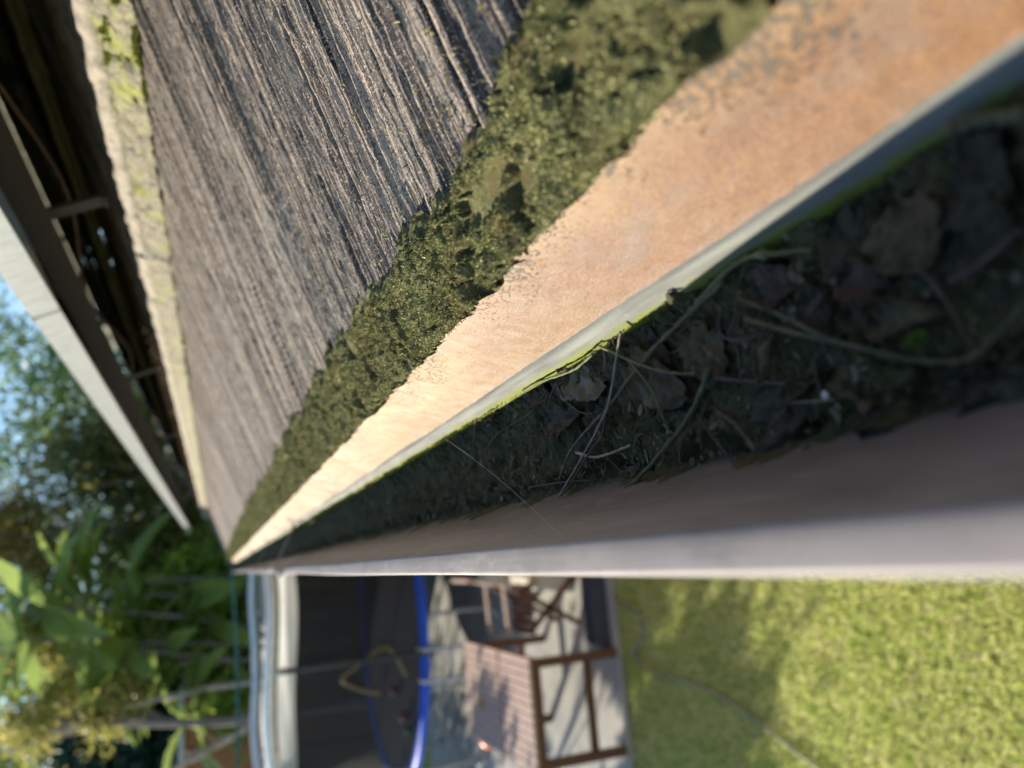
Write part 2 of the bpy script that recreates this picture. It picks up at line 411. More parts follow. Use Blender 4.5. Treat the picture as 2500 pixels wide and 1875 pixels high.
for i in range(len(joints)-1):
    a, b = joints[i]+.0015, joints[i+1]-.0015
    ys, ds = (.0011, .008) if b < 1.5 else ((.004, .012) if b < 3.3 else (.014, .03))
    tile(a, b, NT, -.002, EXPO+.03, 5+i*3, ys, ds, (NB, NT, .003 if i < 2 else .005), M_NOSE, [0, 0, -.003, .002, -.004, .003, 0, .002, -.003, .001][i], 0)
j2 = [-.4, .71, 1.79, 2.9, 3.95, 5.05, 6.1, 7.2, 8.3, 9.4, YEND]
for i in range(len(j2)-1):
    a, b = j2[i]+.0015, j2[i+1]-.0015
    tile(a, b, C2T, -.002, EXPO+.03, 105+i*3, .004 if b < 3 else .02, .02 if b < 3 else .05, (C2B, C2T, .006), M_NOSE2, 0, 0)
base = C2T
for r in range(5):
    bb = (base[0]+EXPO*CS, base[1]+EXPO*SS); tt = (bb[0]+.018, bb[1]+.040)
    for a, b in zip([-.4, 1.5, 3.3, 5.1, 7.0, 8.9], [1.5, 3.3, 5.1, 7.0, 8.9, YEND]):
        tile(a+.0015, b-.0015, tt, -.002, EXPO+.03, 300+r*20+int(a*3), .02, .1, (bb, tt, .006), M_NOSE2)
    base = tt
RIDGE = (base[0]+EXPO*CS, base[1]+EXPO*SS)
# ridge cap and the other slope
mb = MB(); mb.bar(PX((RIDGE[0], -.4, RIDGE[1]+.03)), PX((RIDGE[0], YEND, RIDGE[1]+.03)), .22, .05)
mb.build('ridge_cap', simple('ridge_cement', (.2, .18, .165), .8, .2, 30, bmp=.5, bscale=120), roof)
mb = MB(); mb.add([PX((RIDGE[0], -.4, RIDGE[1]-.01)), PX((RIDGE[0], YEND, RIDGE[1]-.01)), PX((RIDGE[0]*2, YEND, -.35)), PX((RIDGE[0]*2, -.4, -.35))], [(0, 1, 2, 3)])
q = mb.build('rear_slope', M_TILE, roof); q.modifiers.new('t', 'SOLIDIFY').thickness = .03
# house body under the roof
house = empty('house', (1.8, 5, 0)); tag(house, 'house wall and boards carrying the mossy roof and its gutter', 'house')
M_WALL = simple('brick_wall', (.30, .17, .11), .85, .3, 9, bmp=.4, bscale=40, bd=.01)
mb = MB(); mb.box((3.4, 5.3, 1.2), (5.6, 10.6, 2.4)); mb.build('wall', M_WALL, house)
M_FASC = simple('fascia_paint', (.28, .24, .2), .6)
mb = MB(); mb.box((.137, 5.25, CAMZ-.29), (.02, 11.3, .17)); mb.build('fascia', M_FASC, house)
mb = MB(); mb.box((.385, 5.25, CAMZ-.362), (.47, 11.3, .012)); mb.build('soffit', M_FASC, house)
M_GAB = simple('gable_paint', (.33, .29, .25), .7)
for y in (-.38, YEND-.04):
    mb = MB(); pts = [(.15, -.35), (RIDGE[0], -.35), (RIDGE[0], RIDGE[1]-.06), (.15, -.19)]
    v = [PX((x, y+k*.02, z)) for k in (0, 1) for x, z in pts]
    mb.add(v, [(0, 1, 2, 3), (7, 6, 5, 4), (0, 4, 5, 1), (1, 5, 6, 2), (2, 6, 7, 3), (3, 7, 4, 0)]); mb.build('gable', M_GAB, house)

# ------------------------------------------------------------------ moss along the eaves
def surf_first(Y, d): return NT[0]+d*CS, NT[1]+d*SS
def moss_field(y0, y1, ny, nd, seed=50):
    Yl = np.linspace(y0, y1, ny); Sg = np.linspace(0, 1, nd)
    Y, T = np.meshgrid(Yl, Sg, indexing='ij')
    wid = np.interp(Y, [-.2, .1, .18, .236, .31, .37, .46, .62, .79, 1.08, 1.68, 3, 11], [.16, .13, .10, .078, .070, .072, .078, .074, .073, .076, .092, .11, .12])
    wid = wid + (fbm(Y*40, Y*0, seed, 4)-.47)*.034 + (vnoise(Y*5, Y*0, seed+4)-.5)*.018
    D = -.006+T*(wid+.006)
    lump = fbm(Y*55, D*75, seed+1, 5); cav = fbm(Y*42, D*60, seed+9, 3); sm = vnoise(Y*260, D*260, seed+7); strata = vnoise(Y*30, D*190, seed+12)
    cush = 1-np.abs(2*vnoise(Y*38, D*46, seed+21)-1)
    H = .0130-.0070*T+(lump-.47)*.010+(cush-.45)*.003+(fbm(Y*150, D*240, seed+44, 3)-.45)*.006+(sm-.5)*.0022+(strata-.5)*.003
    H -= np.clip(.36-cav, 0, 1)*.14; ck = np.abs(fbm(Y*34+D*20, D*95-Y*22, seed+61, 4)-.47); H -= np.clip(.026-ck, 0, 1)*.5*(vnoise(Y*20, D*30, seed+62) > .35); H = np.where(T < .93, np.maximum(H, .0036), H)
    H = H*np.clip((1-T)/.25, 0, 1)**.7 - .0025*np.clip((T-.9)/.1, 0, 1)
    H = np.maximum(H, -.002) - .004*np.clip((.06-T)/.06, 0, 1)
    X, Z = surf_first(Y, D); X = X-H*SS; Z = Z+H*CS
    return Y, T, D, H, np.stack([X, Y, Z+CAMZ], -1), cav
def tufts(P, Nn, L, W_, k=3, rng=RNG, spread=.8):
    n = len(P); out = []; 
    for j in range(k):
        d = Nn+rng.normal(0, spread, (n, 3)); d /= np.linalg.norm(d, axis=1)[:, None]
        s = np.cross(d, rng.normal(0, 1, (n, 3))); s /= np.linalg.norm(s, axis=1)[:, None]
        l = (L*(.5+rng.random(n)))[:, None]; w = (W_*(.6+.8*rng.random(n)))[:, None]
        out.append(np.stack([P-s*w, P+s*w, P+d*l+s*w*.25], 1))
    V = np.concatenate(out, 0).reshape(-1, 3); return V, np.arange(len(V)).reshape(-1, 3)
moss = empty('moss', (.16, 1, CAMZ-.13)); tag(moss, 'thick olive moss growing along the lowest edge of the tiles', 'moss', kind='stuff')
nrm_roof = np.array([-SS, 0, CS])
TV = []
for (y0, y1, ny, nd, ntuft, L, w) in ((.05, 1.35, 1250, 84, 75000, .0015, .00042), (1.35, 3.4, 500, 30, 22000, .0032, .0010), (3.4, YEND, 500, 16, 12000, .008, .003)):
    Y, T, D, H, V, cav = moss_field(y0, y1, ny, nd)
    o = link('moss_mat', npmesh('moss_mat', V.reshape(-1, 3), gridfaces(ny, nd)[:, ::-1]), M_MOSS, moss, True); o['kind'] = 'stuff'
    idx = RNG.integers(0, ny*nd, ntuft)
    pr = np.clip((H.ravel()[idx]-.0050)*260+.25*(T.ravel()[idx] > .7), 0.02, 1)*(T.ravel()[idx] < .97); idx = idx[RNG.random(ntuft) < pr]
    P = V.reshape(-1, 3)[idx]+RNG.normal(0, .0006, (len(idx), 3))
    tv, _ = tufts(P, np.tile(nrm_roof*1.1, (len(P), 1)), L, w); TV.append(tv)
# stray moss crumbs on the tile above the strip
n = 420; Yc = RNG.random(n)**1.3*1.4+.1; dc = .05+np.abs(RNG.normal(0, .05, n)); X, Z = surf_first(Yc, dc)
tv, _ = tufts(np.stack([X, Yc, Z+CAMZ-.001], -1), np.tile(nrm_roof, (n, 1)), .003, .0007); TV.append(tv)
tv = np.concatenate(TV); o = link('moss_tuft', npmesh('moss_tuft', tv, np.arange(len(tv)).reshape(-1, 3)), M_TUFT, moss); o['kind'] = 'stuff'

# lichen cushions on the second course edge
def edge_moss():
    ny, nv = 420, 44
    Y, T = np.meshgrid(np.linspace(.25, 1.55, ny), np.linspace(-.02, .74, nv), indexing='ij')
    den = np.interp(Y, [.25, .5, .62, .635, .66, .9, 1.2, 1.55], [1, 1, 1, .05, .55, .6, .35, 0])
    h = (fbm(Y*34, T*5, 77, 5)-.48)*.040*den + .008*den - .008*(1-den)
    h += (vnoise(Y*240, T*22, 5)-.5)*.003+(vnoise(Y*110, T*11, 6)-.5)*.004
    h *= np.clip((.74-T)/.15, 0, 1); h = np.where(h < 0, -.012, h)
    L = math.hypot(C2T[0]-C2B[0], C2T[1]-C2B[1]); nx, nz = -(C2T[1]-C2B[1])/L, (C2T[0]-C2B[0])/L
    X = C2B[0]+(C2T[0]-C2B[0])*T+nx*h; Z = C2B[1]+(C2T[1]-C2B[1])*T+nz*h
    V = np.stack([X, Y, Z+CAMZ], -1).reshape(-1, 3)
    r = empty('lichen', PX((C2B[0], .9, C2B[1]))); tag(r, 'yellow green lichen cushions on the raised tile edge under the panels', 'lichen', kind='stuff')
    a = link('lichen_mat', npmesh('lichen_mat', V, gridfaces(ny, nv)[:, ::-1]), M_ALGAE_S, r, True); a['kind'] = 'stuff'
    idx = np.nonzero(h.ravel() > .0015)[0]; idx = RNG.choice(idx, 26000)
    tv, tf = tufts(V[idx]+RNG.normal(0, .001, (len(idx), 3)), np.tile(np.array([nx, 0, nz]), (len(idx), 1)), .0032, .0008)
    b = link('lichen_tuft', npmesh('lichen_tuft', tv, tf), M_ALGAE, r); b['kind'] = 'stuff'
edge_moss()

# ------------------------------------------------------------------ gutter
gutter = empty('roof_gutter', (.05, 5, CAMZ-.25)); tag(gutter, 'mauve brown metal roof gutter choked with dark leaf litter', 'gutter')
LIPY = -.150
prof = [(.1185, -.262), (.053, -.264), (.0465, -.252), (.0408, -.238), (.0348, -.225), (.0285, -.212), (.0215, -.199), (.0140, -.1865), (.0062, -.176), (-.0003, -.1685), (-.0040, -.159), (-.0015, -.1548),
        (.0012, -.1528), (.0012, -.1510), (-.0006, -.1498), (-.004, -.1492), (-.009, -.1491), (-.0128, -.1493), (-.0138, -.1510), (-.0140, -.156), (-.012, -.162), (-.004, -.172), (.001, -.182)]
# densify
pr = []
for a, b in zip(prof[:-1], prof[1:]):
    k = 3
    for i in range(k): pr.append((a[0]+(b[0]-a[0])*i/k, a[1]+(b[1]-a[1])*i/k))
pr.append(prof[-1]); pr = np.array(pr)
YL = np.concatenate([np.linspace(-.3, 3.2, 260), np.linspace(3.25, YEND-.02, 60)])
Yg, Pi = np.meshgrid(YL, np.arange(len(pr)), indexing='ij')
Xg = pr[Pi, 0]; Zg = pr[Pi, 1]
lipw = np.clip((Zg+.20)/.045, 0, 1)*(Xg < .03)
Xg = Xg+lipw*(-.010*np.exp(-((Yg-2.02)/.10)**2)+.006*np.exp(-((Yg-2.35)/.12)**2)+.0012*np.sin(Yg*5)*np.clip(Yg-.4, 0, 1)+.004*np.clip(Yg-2.1, 0, 3)) 
Zg = Zg+lipw*(-.006*np.exp(-((Yg-2.02)/.08)**2)+.0008*np.sin(Yg*8+1)*np.clip(Yg-.4, 0, 1))
fz = .965-.115*(1-np.clip((Yg-.22)/.30, 0, 1)**2*(3-2*np.clip((Yg-.22)/.30, 0, 1)))  # near lip raised so its shadow falls across the back lip
fz = 1+(fz-1)*lipw; Xg = Xg*fz; Zg = Zg*fz
o = link('trough', npmesh('trough', np.stack([Xg, Yg, Zg+CAMZ], -1).reshape(-1, 3), gridfaces(len(YL), len(pr))), M_GUT, gutter, True)
sm = o.modifiers.new('t', 'SOLIDIFY'); sm.thickness = .0009; sm.offset = 0
# outer face below the lip, out of sight from above
bk = np.array([(.1185, -.262), (.1180, -.225), (.1140, -.2155), (.1100, -.2095), (.1080, -.2060), (.1075, -.2030), (.1082, -.1990), (.1098, -.1945), (.1122, -.1900), (.1180, -.1885)])
bl = []
for a, b in zip(bk[:-1], bk[1:]):
    for i in range(3): bl.append(a+(b-a)*i/3)
bl.append(bk[-1]); bl = np.array(bl)
YB = np.concatenate([np.linspace(-.3, 1.5, 500), np.linspace(1.51, YEND-.02, 160)])
Yg, Pi = np.meshgrid(YB, np.arange(len(bl)), indexing='ij'); Xg = bl[Pi, 0]; Zg = bl[Pi, 1]
Xg = Xg+(fbm(Yg*14, Pi*.2, 3, 3)-.45)*.003+.004*np.exp(-((Yg-1.15)/.02)**2)*0
vv = np.clip((Zg+.207)/.018, 0, 1)
o = link('back_lip', npmesh('back_lip', np.stack([Xg, Yg, Zg+CAMZ], -1).reshape(-1, 3), gridfaces(len(YB), len(bl))[:, ::-1], np.stack([Yg, vv], -1).reshape(-1, 2)), M_BACK, gutter, True)
sm = o.modifiers.new('t', 'SOLIDIFY'); sm.thickness = .001; sm.offset = 0
mb = MB(); mb.add([PX((x, YEND-.025, z)) for x, z in [(-.013, -.152), (.118, -.192), (.118, -.262), (.03, -.264)]], [(0, 1, 2, 3)]); q = mb.build('end_cap', M_GUT, gutter); q.modifiers.new('t', 'SOLIDIFY').thickness = .002
for Yb in (2.04, 3.15, 4.6, 6.5, 8.6):
    mb = MB(); P = [PX((-.008, Yb, -.1355)), PX((.01, Yb, -.1375)), PX((.06, Yb, -.160)), PX((.108, Yb, -.183)), PX((.1225, Yb, -.163))]
    for a, b in zip(P[:-1], P[1:]): mb.bar(a, b, .013, .003, up=(-.3, 0, 1))
    mb.build('bracket', M_GUT, gutter)

# algae fringe on the lower edge of the back lip
n = 26000; Ya = np.abs(RNG.random(n))**1.2*2.2+.06; dens = fbm(Ya*16, Ya*0, 8, 4); keep = RNG.random(n) < np.clip((dens-.30)*4, 0.05, 1); Ya = Ya[keep]; n = len(Ya)
th = RNG.random(n); Xa = np.interp(th, [0, .6, 1], [.1081, .1075, .1090])-.0004; Za = np.interp(th, [0, .5, 1], [-.1990, -.2035, -.2090])
sc = np.clip(Ya/.6, .8, 3)
tv, tf = tufts(np.stack([Xa, Ya, Za+CAMZ], -1), np.tile(np.array([-.7, 0, .5]), (n, 1)), .0016*sc, .00035*sc)
o = link('algae', npmesh('algae', tv, tf), M_ALGAE); tag(o, 'bright green algae fringe along the back lip of the gutter', 'algae', kind='stuff')

# ------------------------------------------------------------------ litter bed
def litter_z(X, Y):
    z = litter_mean(X, Y)
    z = z+(fbm(X*70, Y*60, 21, 5)-.5)*.014+(fbm(X*330, Y*330, 22, 3)-.5)*.0034-np.clip(.34-fbm(X*110, Y*110, 25, 3), 0, 1)*.05
    e = np.clip((X-.088)/.02, 0, 1)
    return z + e*.0060 + e*(fbm(X*150, Y*120, 61, 4)-.45)*.016
YS = np.concatenate([np.linspace(.02, 1.0, 760), np.linspace(1.003, 2.6, 260), np.linspace(2.62, YEND-.03, 120)])
xs = np.linspace(0, 1, 84)
Y, T = np.meshgrid(YS, xs, indexing='ij')
# the mud clings to the sloping outer wall in a ragged tide line
zw = litter_mean(.03, Y)+(fbm(Y*34, Y*0, 33, 6)-.44)*.058+np.clip(vnoise(Y*11, Y*0, 35)-.62, 0, 1)*.028
xw = np.interp(zw, WALL_Z, WALL_X)
X = xw+(.1185-xw)*T; Z = litter_z(X, Y)
k = np.clip(T/.16, 0, 1); wallx = np.interp(Z, WALL_Z, WALL_X)
Zwall = np.interp(X, WALL_X[::-1], WALL_Z[::-1])+.0006+.0012*np.clip(T/.02, 0, 1)*vnoise(X*500, Y*400, 3)
Z = np.maximum(Z, Zwall+.0012*np.clip(T/.03, 0, 1)); Z = np.where(T < .16, Zwall+.0006+(Z-Zwall-.0006)*k**.8, Z)
bed = link('leaf_litter', npmesh('leaf_litter', np.stack([X, Y, Z+CAMZ], -1).reshape(-1, 3), gridfaces(len(YS), 84)), M_SOIL, None, True)
tag(bed, 'bed of black rotted litter filling the gutter trough', 'litter', kind='stuff')
# crumbs, needles and fibres lying in it
V = []; Fc = []
def frag(n, ymax, L, W_, seed, lift=.0006, curl=.35):
    rng = np.random.default_rng(seed)
    Yf = .04+rng.random(n)**1.15*ymax; Tf = rng.random(n); Xf = .034+.078*Tf
    a = rng.random(n)*np.pi; l = L*(.4+1.2*rng.random(n)); w = W_*(.6+.8*rng.random(n)); 
    Zf = litter_z(Xf, Yf)+lift
    vs = []
    seg = 5
    for k in range(seg+1):
        t = k/seg-.5; bend = curl*(rng.random(n)*0+1)*t*t*l*np.sign(np.sin(np.arange(n)*7.3))
        px = Xf+np.cos(a)*l*t-np.sin(a)*bend; py = Yf+np.sin(a)*l*t+np.cos(a)*bend
        px = np.clip(px, .030, .113); pz = np.maximum(litter_z(px, py)+.0003, Zf+np.sin(np.arange(n)*3.1)*l*t*.25)
        ww = w*(1-abs(2*t)**3*.8)
        vs.append(np.stack([px-np.sin(a)*ww, py+np.cos(a)*ww, pz], -1)); vs.append(np.stack([px+np.sin(a)*ww, py-np.cos(a)*ww, pz+ww*.3], -1))
    V_ = np.stack(vs, 1).reshape(-1, 3); V_[:, 2] += CAMZ
    b = np.arange(n)[:, None]*(2*(seg+1)); f = []
    for k in range(seg): f.append(np.stack([b[:, 0]+2*k, b[:, 0]+2*k+1, b[:, 0]+2*k+3, b[:, 0]+2*k+2], -1))
    return V_, np.concatenate(f)
m, t, b = mat('litter_bits', .75, .3); g = N(t, 'ShaderNodeNewGeometry')
t.links.new(ramp(t, g.outputs['Random Per Island'], [(0, (.03, .028, .014)), (.6, (.07, .064, .03)), (.9, (.12, .105, .05)), (1, (.24, .21, .14))]), b.inputs['Base Color']); M_BITS = m
vs = []; fs = []; off = 0
for a in (frag(420, 1.3, .011, .0003, 1, .0003, .9), frag(1300, 1.3, .005, .0014, 2, .0003), frag(60, 1.6, .028, .0004, 3, .001, 1.3), frag(140, 4, .02, .0010, 4, .001, .8), frag(5200, 1.3, .0022, .0007, 5, .0002)):
    vs.append(a[0]); fs.append(a[1]+off); off += len(a[0])
o = link('litter_bits', npmesh('litter_bits', np.concatenate(vs), np.concatenate(fs)), M_BITS); tag(o, 'fine dead stalks, needles and crumbs strewn over the gutter litter', 'litter', kind='stuff')

# ------------------------------------------------------------------ single leaves
def leaf(pa, pb, width, mt, label, curl=.3, cup=.2, lift=.003, ragged=.08, seed=0, stalk=0.0, liftb=None, shape='oval', twist=0.0, group='dead leaves in the gutter'):
    """a leaf from pixel pa (base) to pb (tip), lying on the litter"""
    bury = .0022 if cup < .5 else .0008
    a = deb(*pa, lift-bury); b_ = deb(*pb, (lift if liftb is None else liftb)-bury); a = Vector(a); b_ = Vector(b_)
    ax = b_-a; L = ax.length; ax.normalize(); up = Vector((-.1, 0, 1)); side = ax.cross(up).normalized(); up = side.cross(ax)
    nu, nv = 44, 20; rnd = np.random.default_rng(seed+5)
    U, Vv = np.meshgrid(np.linspace(0, 1, nu), np.linspace(-1, 1, nv), indexing='ij')
    if shape == 'oval': w = np.sin(np.pi*np.clip(U, 0, 1)**.85)**.75
    elif shape == 'round': w = np.sin(np.pi*np.clip(U*.94+.03, 0, 1))**.5
    else: w = np.sin(np.pi*U**.7)**1.0*(1-.35*U)
    w = w*width/2*(1+ragged*(vnoise(U*9+seed, Vv*.5, seed)-.5)*4+ragged*(vnoise(U*31, np.sign(Vv), seed+1)-.5)*1.6)
    ang = cup*Vv*2.2
    if cup > .6: lat = w*np.sin(ang)/np.maximum(.2, cup*2.2)*1.3; hh = w*(1-np.cos(ang))/np.maximum(.2, cup*2.2)*1.3
    else: lat = Vv*w; hh = cup*np.abs(Vv)**1.7*w
    tw = twist*(U-.5); lat, hh = lat*np.cos(tw)-hh*np.sin(tw), lat*np.sin(tw)+hh*np.cos(tw)
    arch = curl*L*(np.sin(np.pi*U)*.35) + (vnoise(U*4, Vv*2, seed+2)-.5)*.003 - .0004*np.exp(-(Vv/.08)**2)
    arch = arch+(vnoise(U*9, Vv*3.5, seed+9)-.5)*.0042*np.clip(width/.02, .4, 1)+(vnoise(U*24, Vv*8, seed+11)-.5)*.0010 - .0005*np.clip(np.cos((U*1.4-np.abs(Vv)*.35)*42), .6, 1)
    P = np.array(a)[None, None]+U[..., None]*L*np.array(ax)+lat[..., None]*np.array(side)+(hh+arch)[..., None]*np.array(up)
    P = P.reshape(-1, 3); P[:, 2] += CAMZ; P[:, 0] = np.clip(P[:, 0], .012, .1135)
    me = npmesh('leaf', P, gridfaces(nu, nv)); o = link('dead_leaf', me, mt, None, True)
    sm = o.modifiers.new('t', 'SOLIDIFY'); sm.thickness = .00035
    if stalk:
        mb = MB(); s0 = a+Vector((0, 0, CAMZ+.0004)); dirn = (-ax+side*.3).normalized()
        mb.tube(spline([s0+ax*.002, s0+dirn*stalk*.5+up*.001, s0+dirn*stalk+side*stalk*.25], 4), [.0007]*9, 6); mb.build('stalk', mt, o, True)
    tag(o, label, 'leaf', group)
    return o
leaf((2112, 772), (2318, 765), .019, M_L1, 'long olive brown leaf rolled lengthwise, right of the long forked stem', .15, .75, .004, .03, 1, .0, shape='lance', twist=.9)
leaf((2056, 668), (2178, 690), .016, M_L3, 'purple brown cupped leaf just above the long rolled leaf', .3, .7, .004, .05, 2, .0)
leaf((1515, 880), (1672, 965), .028, M_L1, 'broad rounded brown leaf under the crossing yellow stalk', .12, .16, .0045, .03, 3, shape='round')
leaf((1668, 800), (1770, 915), .030, M_L1, 'torn brown leaf with ragged lower edge beside the thick twig', .1, .2, .004, .16, 4, .014, shape='round')
leaf((1350, 915), (1478, 935), .028, M_L4, 'pale tan blotched leaf against the green lip', .12, .2, .0035, .12, 5, .0, shape='round')
leaf((1890, 812), (1862, 945), .013, M_L4, 'small leaf standing on edge with a bright pale rim', .2, .95, .004, .02, 6, shape='lance', twist=.6)
leaf((2185, 500), (2268, 660), .030, M_L1, 'large hanging brown leaf below the mossy lip at right', .1, .3, .006, .12, 7, .0)
leaf((2290, 395), (2440, 500), .030, M_L2, 'dark blurred leaf in the upper right corner of the gutter', .1, .2, .006, .10, 8, shape='round')
leaf((1815, 1100), (2030, 900), .030, M_L2, 'wide flat dark leaf pressed into the soil near the outer wall', .02, .05, .0015, .04, 9, .0, shape='lance')
leaf((2425, 905), (2498, 1040), .024, M_L2, 'dark leaf at the right frame edge beside the outer wall', .08, .2, .003, .12, 10, shape='round')
leaf((1948, 745), (2030, 770), .020, M_L2, 'small dark oval leaf with a seed head lying on it', .1, .3, .003, .08, 11, shape='round')
leaf((1843, 720), (1955, 680), .020, M_L3, 'brown leaf tucked beneath the mossy stick at the lip', .2, .4, .003, .15, 12)
leaf((1555, 800), (1640, 900), .022, M_L2, 'dark leaf half hidden behind the thick olive twig', .1, .3, .003, .1, 13)
leaf((1985, 925), (1900, 990), .012, M_L1, 'small rolled brown leaf with an open dark end', .1, .9, .003, .04, 14, shape='lance')
leaf((2110, 1085), (2200, 1062), .014, M_L3, 'swollen maroon leaf roll perched over the outer wall', .15, .8, .004, .03, 15)
leaf((2330, 560), (2480, 620), .026, M_L2, 'broad dim leaf between the corner leaf and the long stem', .12, .25, .004, .1, 16)
leaf((2040, 560), (2140, 620), .024, M_L2, 'soil covered leaf lump below the sunlit algae patch', .2, .4, .004, .2, 17, shape='round')
leaf((1420, 1010), (1330, 1040), .018, M_L2, 'shrivelled dark leaf left of the crossed twigs', .2, .5, .002, .2, 18)
leaf((1180, 1010), (1260, 960), .022, M_L2, 'dark crumpled leaf far down the gutter near the lip', .2, .4, .003, .2, 19)
leaf((1300, 905), (1345, 965), .022, M_L3, 'dark red brown leaf hanging from the forked stalk', .2, .5, .004, .2, 20)
leaf((2290, 880), (2390, 960), .018, M_L2, 'blackened leaf right of the bell shaped calyx', .1, .2, .0015, .12, 21)

# ------------------------------------------------------------------ twigs
def twig(pix, r, mt, label, lifts=None, knots=0, bud=False, name='twig'):
    n = len(pix); lifts = lifts or [.004]*n
    P = [Vector(deb(x, y, l))+Vector((0, 0, CAMZ)) for (x, y), l in zip(pix, lifts)]
    sp = spline(P, 7); N_ = len(sp)
    r = r*1.02
    rad = [r*(1.1-.35*i/N_)*(1+.18*math.sin(i*2.1+n)+.12*random.uniform(-1, 1)) for i in range(N_)]
    for k in range(knots):
        j = random.randrange(2, N_-2); rad[j] *= 1.7; rad[j-1] *= 1.2
    sp = [p+Vector((random.uniform(-1, 1), random.uniform(-1, 1), random.uniform(-1, 1)))*r*.18 for p in sp]
    mb = MB(); mb.tube(sp, rad, 8)
    o = mb.build(name, mt, None, True); tag(o, label, 'twig', 'twigs and stalks in the gutter'); return o
H = .004
twig([(1765, 690), (1690, 760), (1609, 837), (1545, 915), (1482, 997), (1399, 1091), (1366, 1170)], .00115, M_TW1, 'thick olive twig slanting from the mossy lip down the gutter', [.010, .010, .010, .009, .008, .007, .006], 2)
twig([(1735, 895), (1688, 1007), (1627, 1091), (1560, 1165), (1526, 1199)], .0013, M_TW1, 'dark knotted twig ending at the outer wall', [.006, .007, .008, .008, .010], 2)
twig([(1528, 1212), (1480, 1215), (1420, 1222), (1345, 1250)], .0013, M_TW1, 'bent green end of twig resting on the outer wall', [.012, .014, .014, .012], 1)
twig([(1515, 810), (1507, 862), (1486, 982), (1460, 1044), (1417, 1123), (1374, 1195), (1327, 1270)], .0007, M_TW2, 'long pale thin stalk reaching from lip to outer wall', [.015, .014, .011, .010, .010, .010, .013])
twig([(1464, 845), (1540, 881), (1620, 907), (1690, 912), (1692, 895)], .0008, M_TW4, 'yellow green stalk curving over the broad rounded leaf', [.012, .011, .010, .009, .012])
twig([(1540, 885), (1590, 950), (1615, 1010), (1633, 1050)], .0007, M_TW4, 'yellow side shoot bending down across the rounded leaf', [.011, .010, .008, .006])
twig([(1407, 1105), (1453, 1116), (1500, 1103), (1538, 1087)], .0009, M_TW2, 'short whitish curved stalk by the outer wall', [.007, .006, .006, .007])
twig([(1276, 956), (1310, 935), (1363, 917), (1405, 900), (1447, 865)], .0009, M_TW4, 'pale green stalk lying along the gutter lip', [.013, .013, .014, .014, .016])
twig([(1700, 745), (1765, 672), (1826, 628), (1900, 618), (1982, 608)], .0013, M_TW4, 'mossy stick lying against the lip below the algae', [.010, .009, .009, .007, .005], 2)
twig([(1805, 728), (1917, 774), (2025, 828), (2170, 864), (2242, 880), (2369, 875), (2477, 770), (2500, 740)], .0009, M_TW1, 'long stem running to the right edge under the rolled leaf', [.006, .006, .006, .005, .005, .005, .006, .006], 1)
twig([(1820, 778), (1989, 825), (2100, 850), (2200, 885)], .0010, M_TW1, 'straight ribbed stem just below the long stem', [.008, .006, .004, .003])
twig([(1735, 921), (1857, 933), (1974, 937)], .0010, M_TW3, 'straight brown stick beneath the pale rimmed leaf', [.004, .004, .004])
twig([(1751, 1004), (1798, 1039), (1845, 1102)], .0010, M_TW3, 'short dark stick pointing down at the outer wall', [.004, .004, .005], 1)
twig([(1927, 981), (1980, 980), (2035, 975)], .0005, M_TW2, 'thin pale straw under the small white shell', [.003, .003, .003])
twig([(1700, 1010), (1747, 1075), (1802, 1145)], .0006, M_TW3, 'thin brown stalk from dark twig to the wall', [.005, .004, .005])
twig([(1922, 1142), (1945, 1120), (1975, 1085)], .0008, M_TW3, 'little black twig poking onto the bare gutter wall', [.006, .006, .005])
twig([(2316, 312), (2380, 296), (2450, 285), (2520, 280)], .0022, M_TW1, 'stout pale stick in the top right corner by the lip', [.014, .013, .012, .012], 1)
twig([(1359, 935), (1380, 975), (1415, 1005), (1450, 1010)], .0007, M_TW3, 'brown forked stalk hanging below the lip', [.012, .008, .006, .004])
twig([(1359, 935), (1345, 965), (1338, 1005)], .0006, M_TW3, 'short reddish stalk with a pale tip', [.012, .008, .007])
twig([(1290, 1190), (1340, 1182), (1400, 1175), (1440, 1172)], .0006, M_TW3, 'thin brown stalk parallel to the outer wall', [.005, .005, .005, .004])
twig([(1480, 1005), (1470, 1060), (1430, 1120), (1395, 1180), (1370, 1210)], .0008, M_TW3, 'purplish stalk running under the long pale stalk', [.005, .006, .007, .008, .012])
twig([(1760, 760), (1755, 800), (1770, 825), (1820, 828), (1870, 805)], .0008, M_TW3, 'curled brown root under the long stem start', [.005, .005, .005, .005, .004])
twig([(1800, 745), (1790, 790), (1775, 815)], .0006, M_TW3, 'fine root looping down from the mossy stick', [.006, .005, .004])
twig([(2060, 690), (2090, 760), (2130, 820), (2170, 850)], .0005, M_TW3, 'thin stem curving past the purple cupped leaf', [.006, .005, .004, .003])
twig([(2240, 650), (2300, 720), (2340, 790), (2380, 850)], .0006, M_TW3, 'faint stem crossing behind the large hanging leaf', [.004, .004, .004, .004])
twig([(1985, 900), (2000, 950), (1995, 1000)], .0005, M_TW3, 'short thin needle standing beside the calyx stalk', [.003, .003, .003])
twig([(1880, 1045), (1910, 1005), (1950, 960), (1990, 930)], .0005, M_TW3, 'fine needle slanting across the flat dark leaf', [.003, .003, .003, .003])
twig([(1560, 700), (1590, 770), (1600, 800)], .0005, M_TW3, 'thin stem hugging the lip near the thick twig', [.01, .006, .005])
twig([(1180, 1110), (1215, 1060), (1290, 1010), (1330, 960)], .0007, M_TW3, 'dim twig far down the trough behind the tan leaf', [.004, .004, .005, .006])
twig([(1130, 1000), (1180, 1005), (1240, 990)], .0008, M_TW1, 'dim olive twig lying lengthwise in the far trough', [.004, .004, .005])
twig([(2320, 690), (2400, 640), (2490, 560)], .0009, M_TW3, 'blurred dark stem in the deep shade at right', [.005, .006, .008])

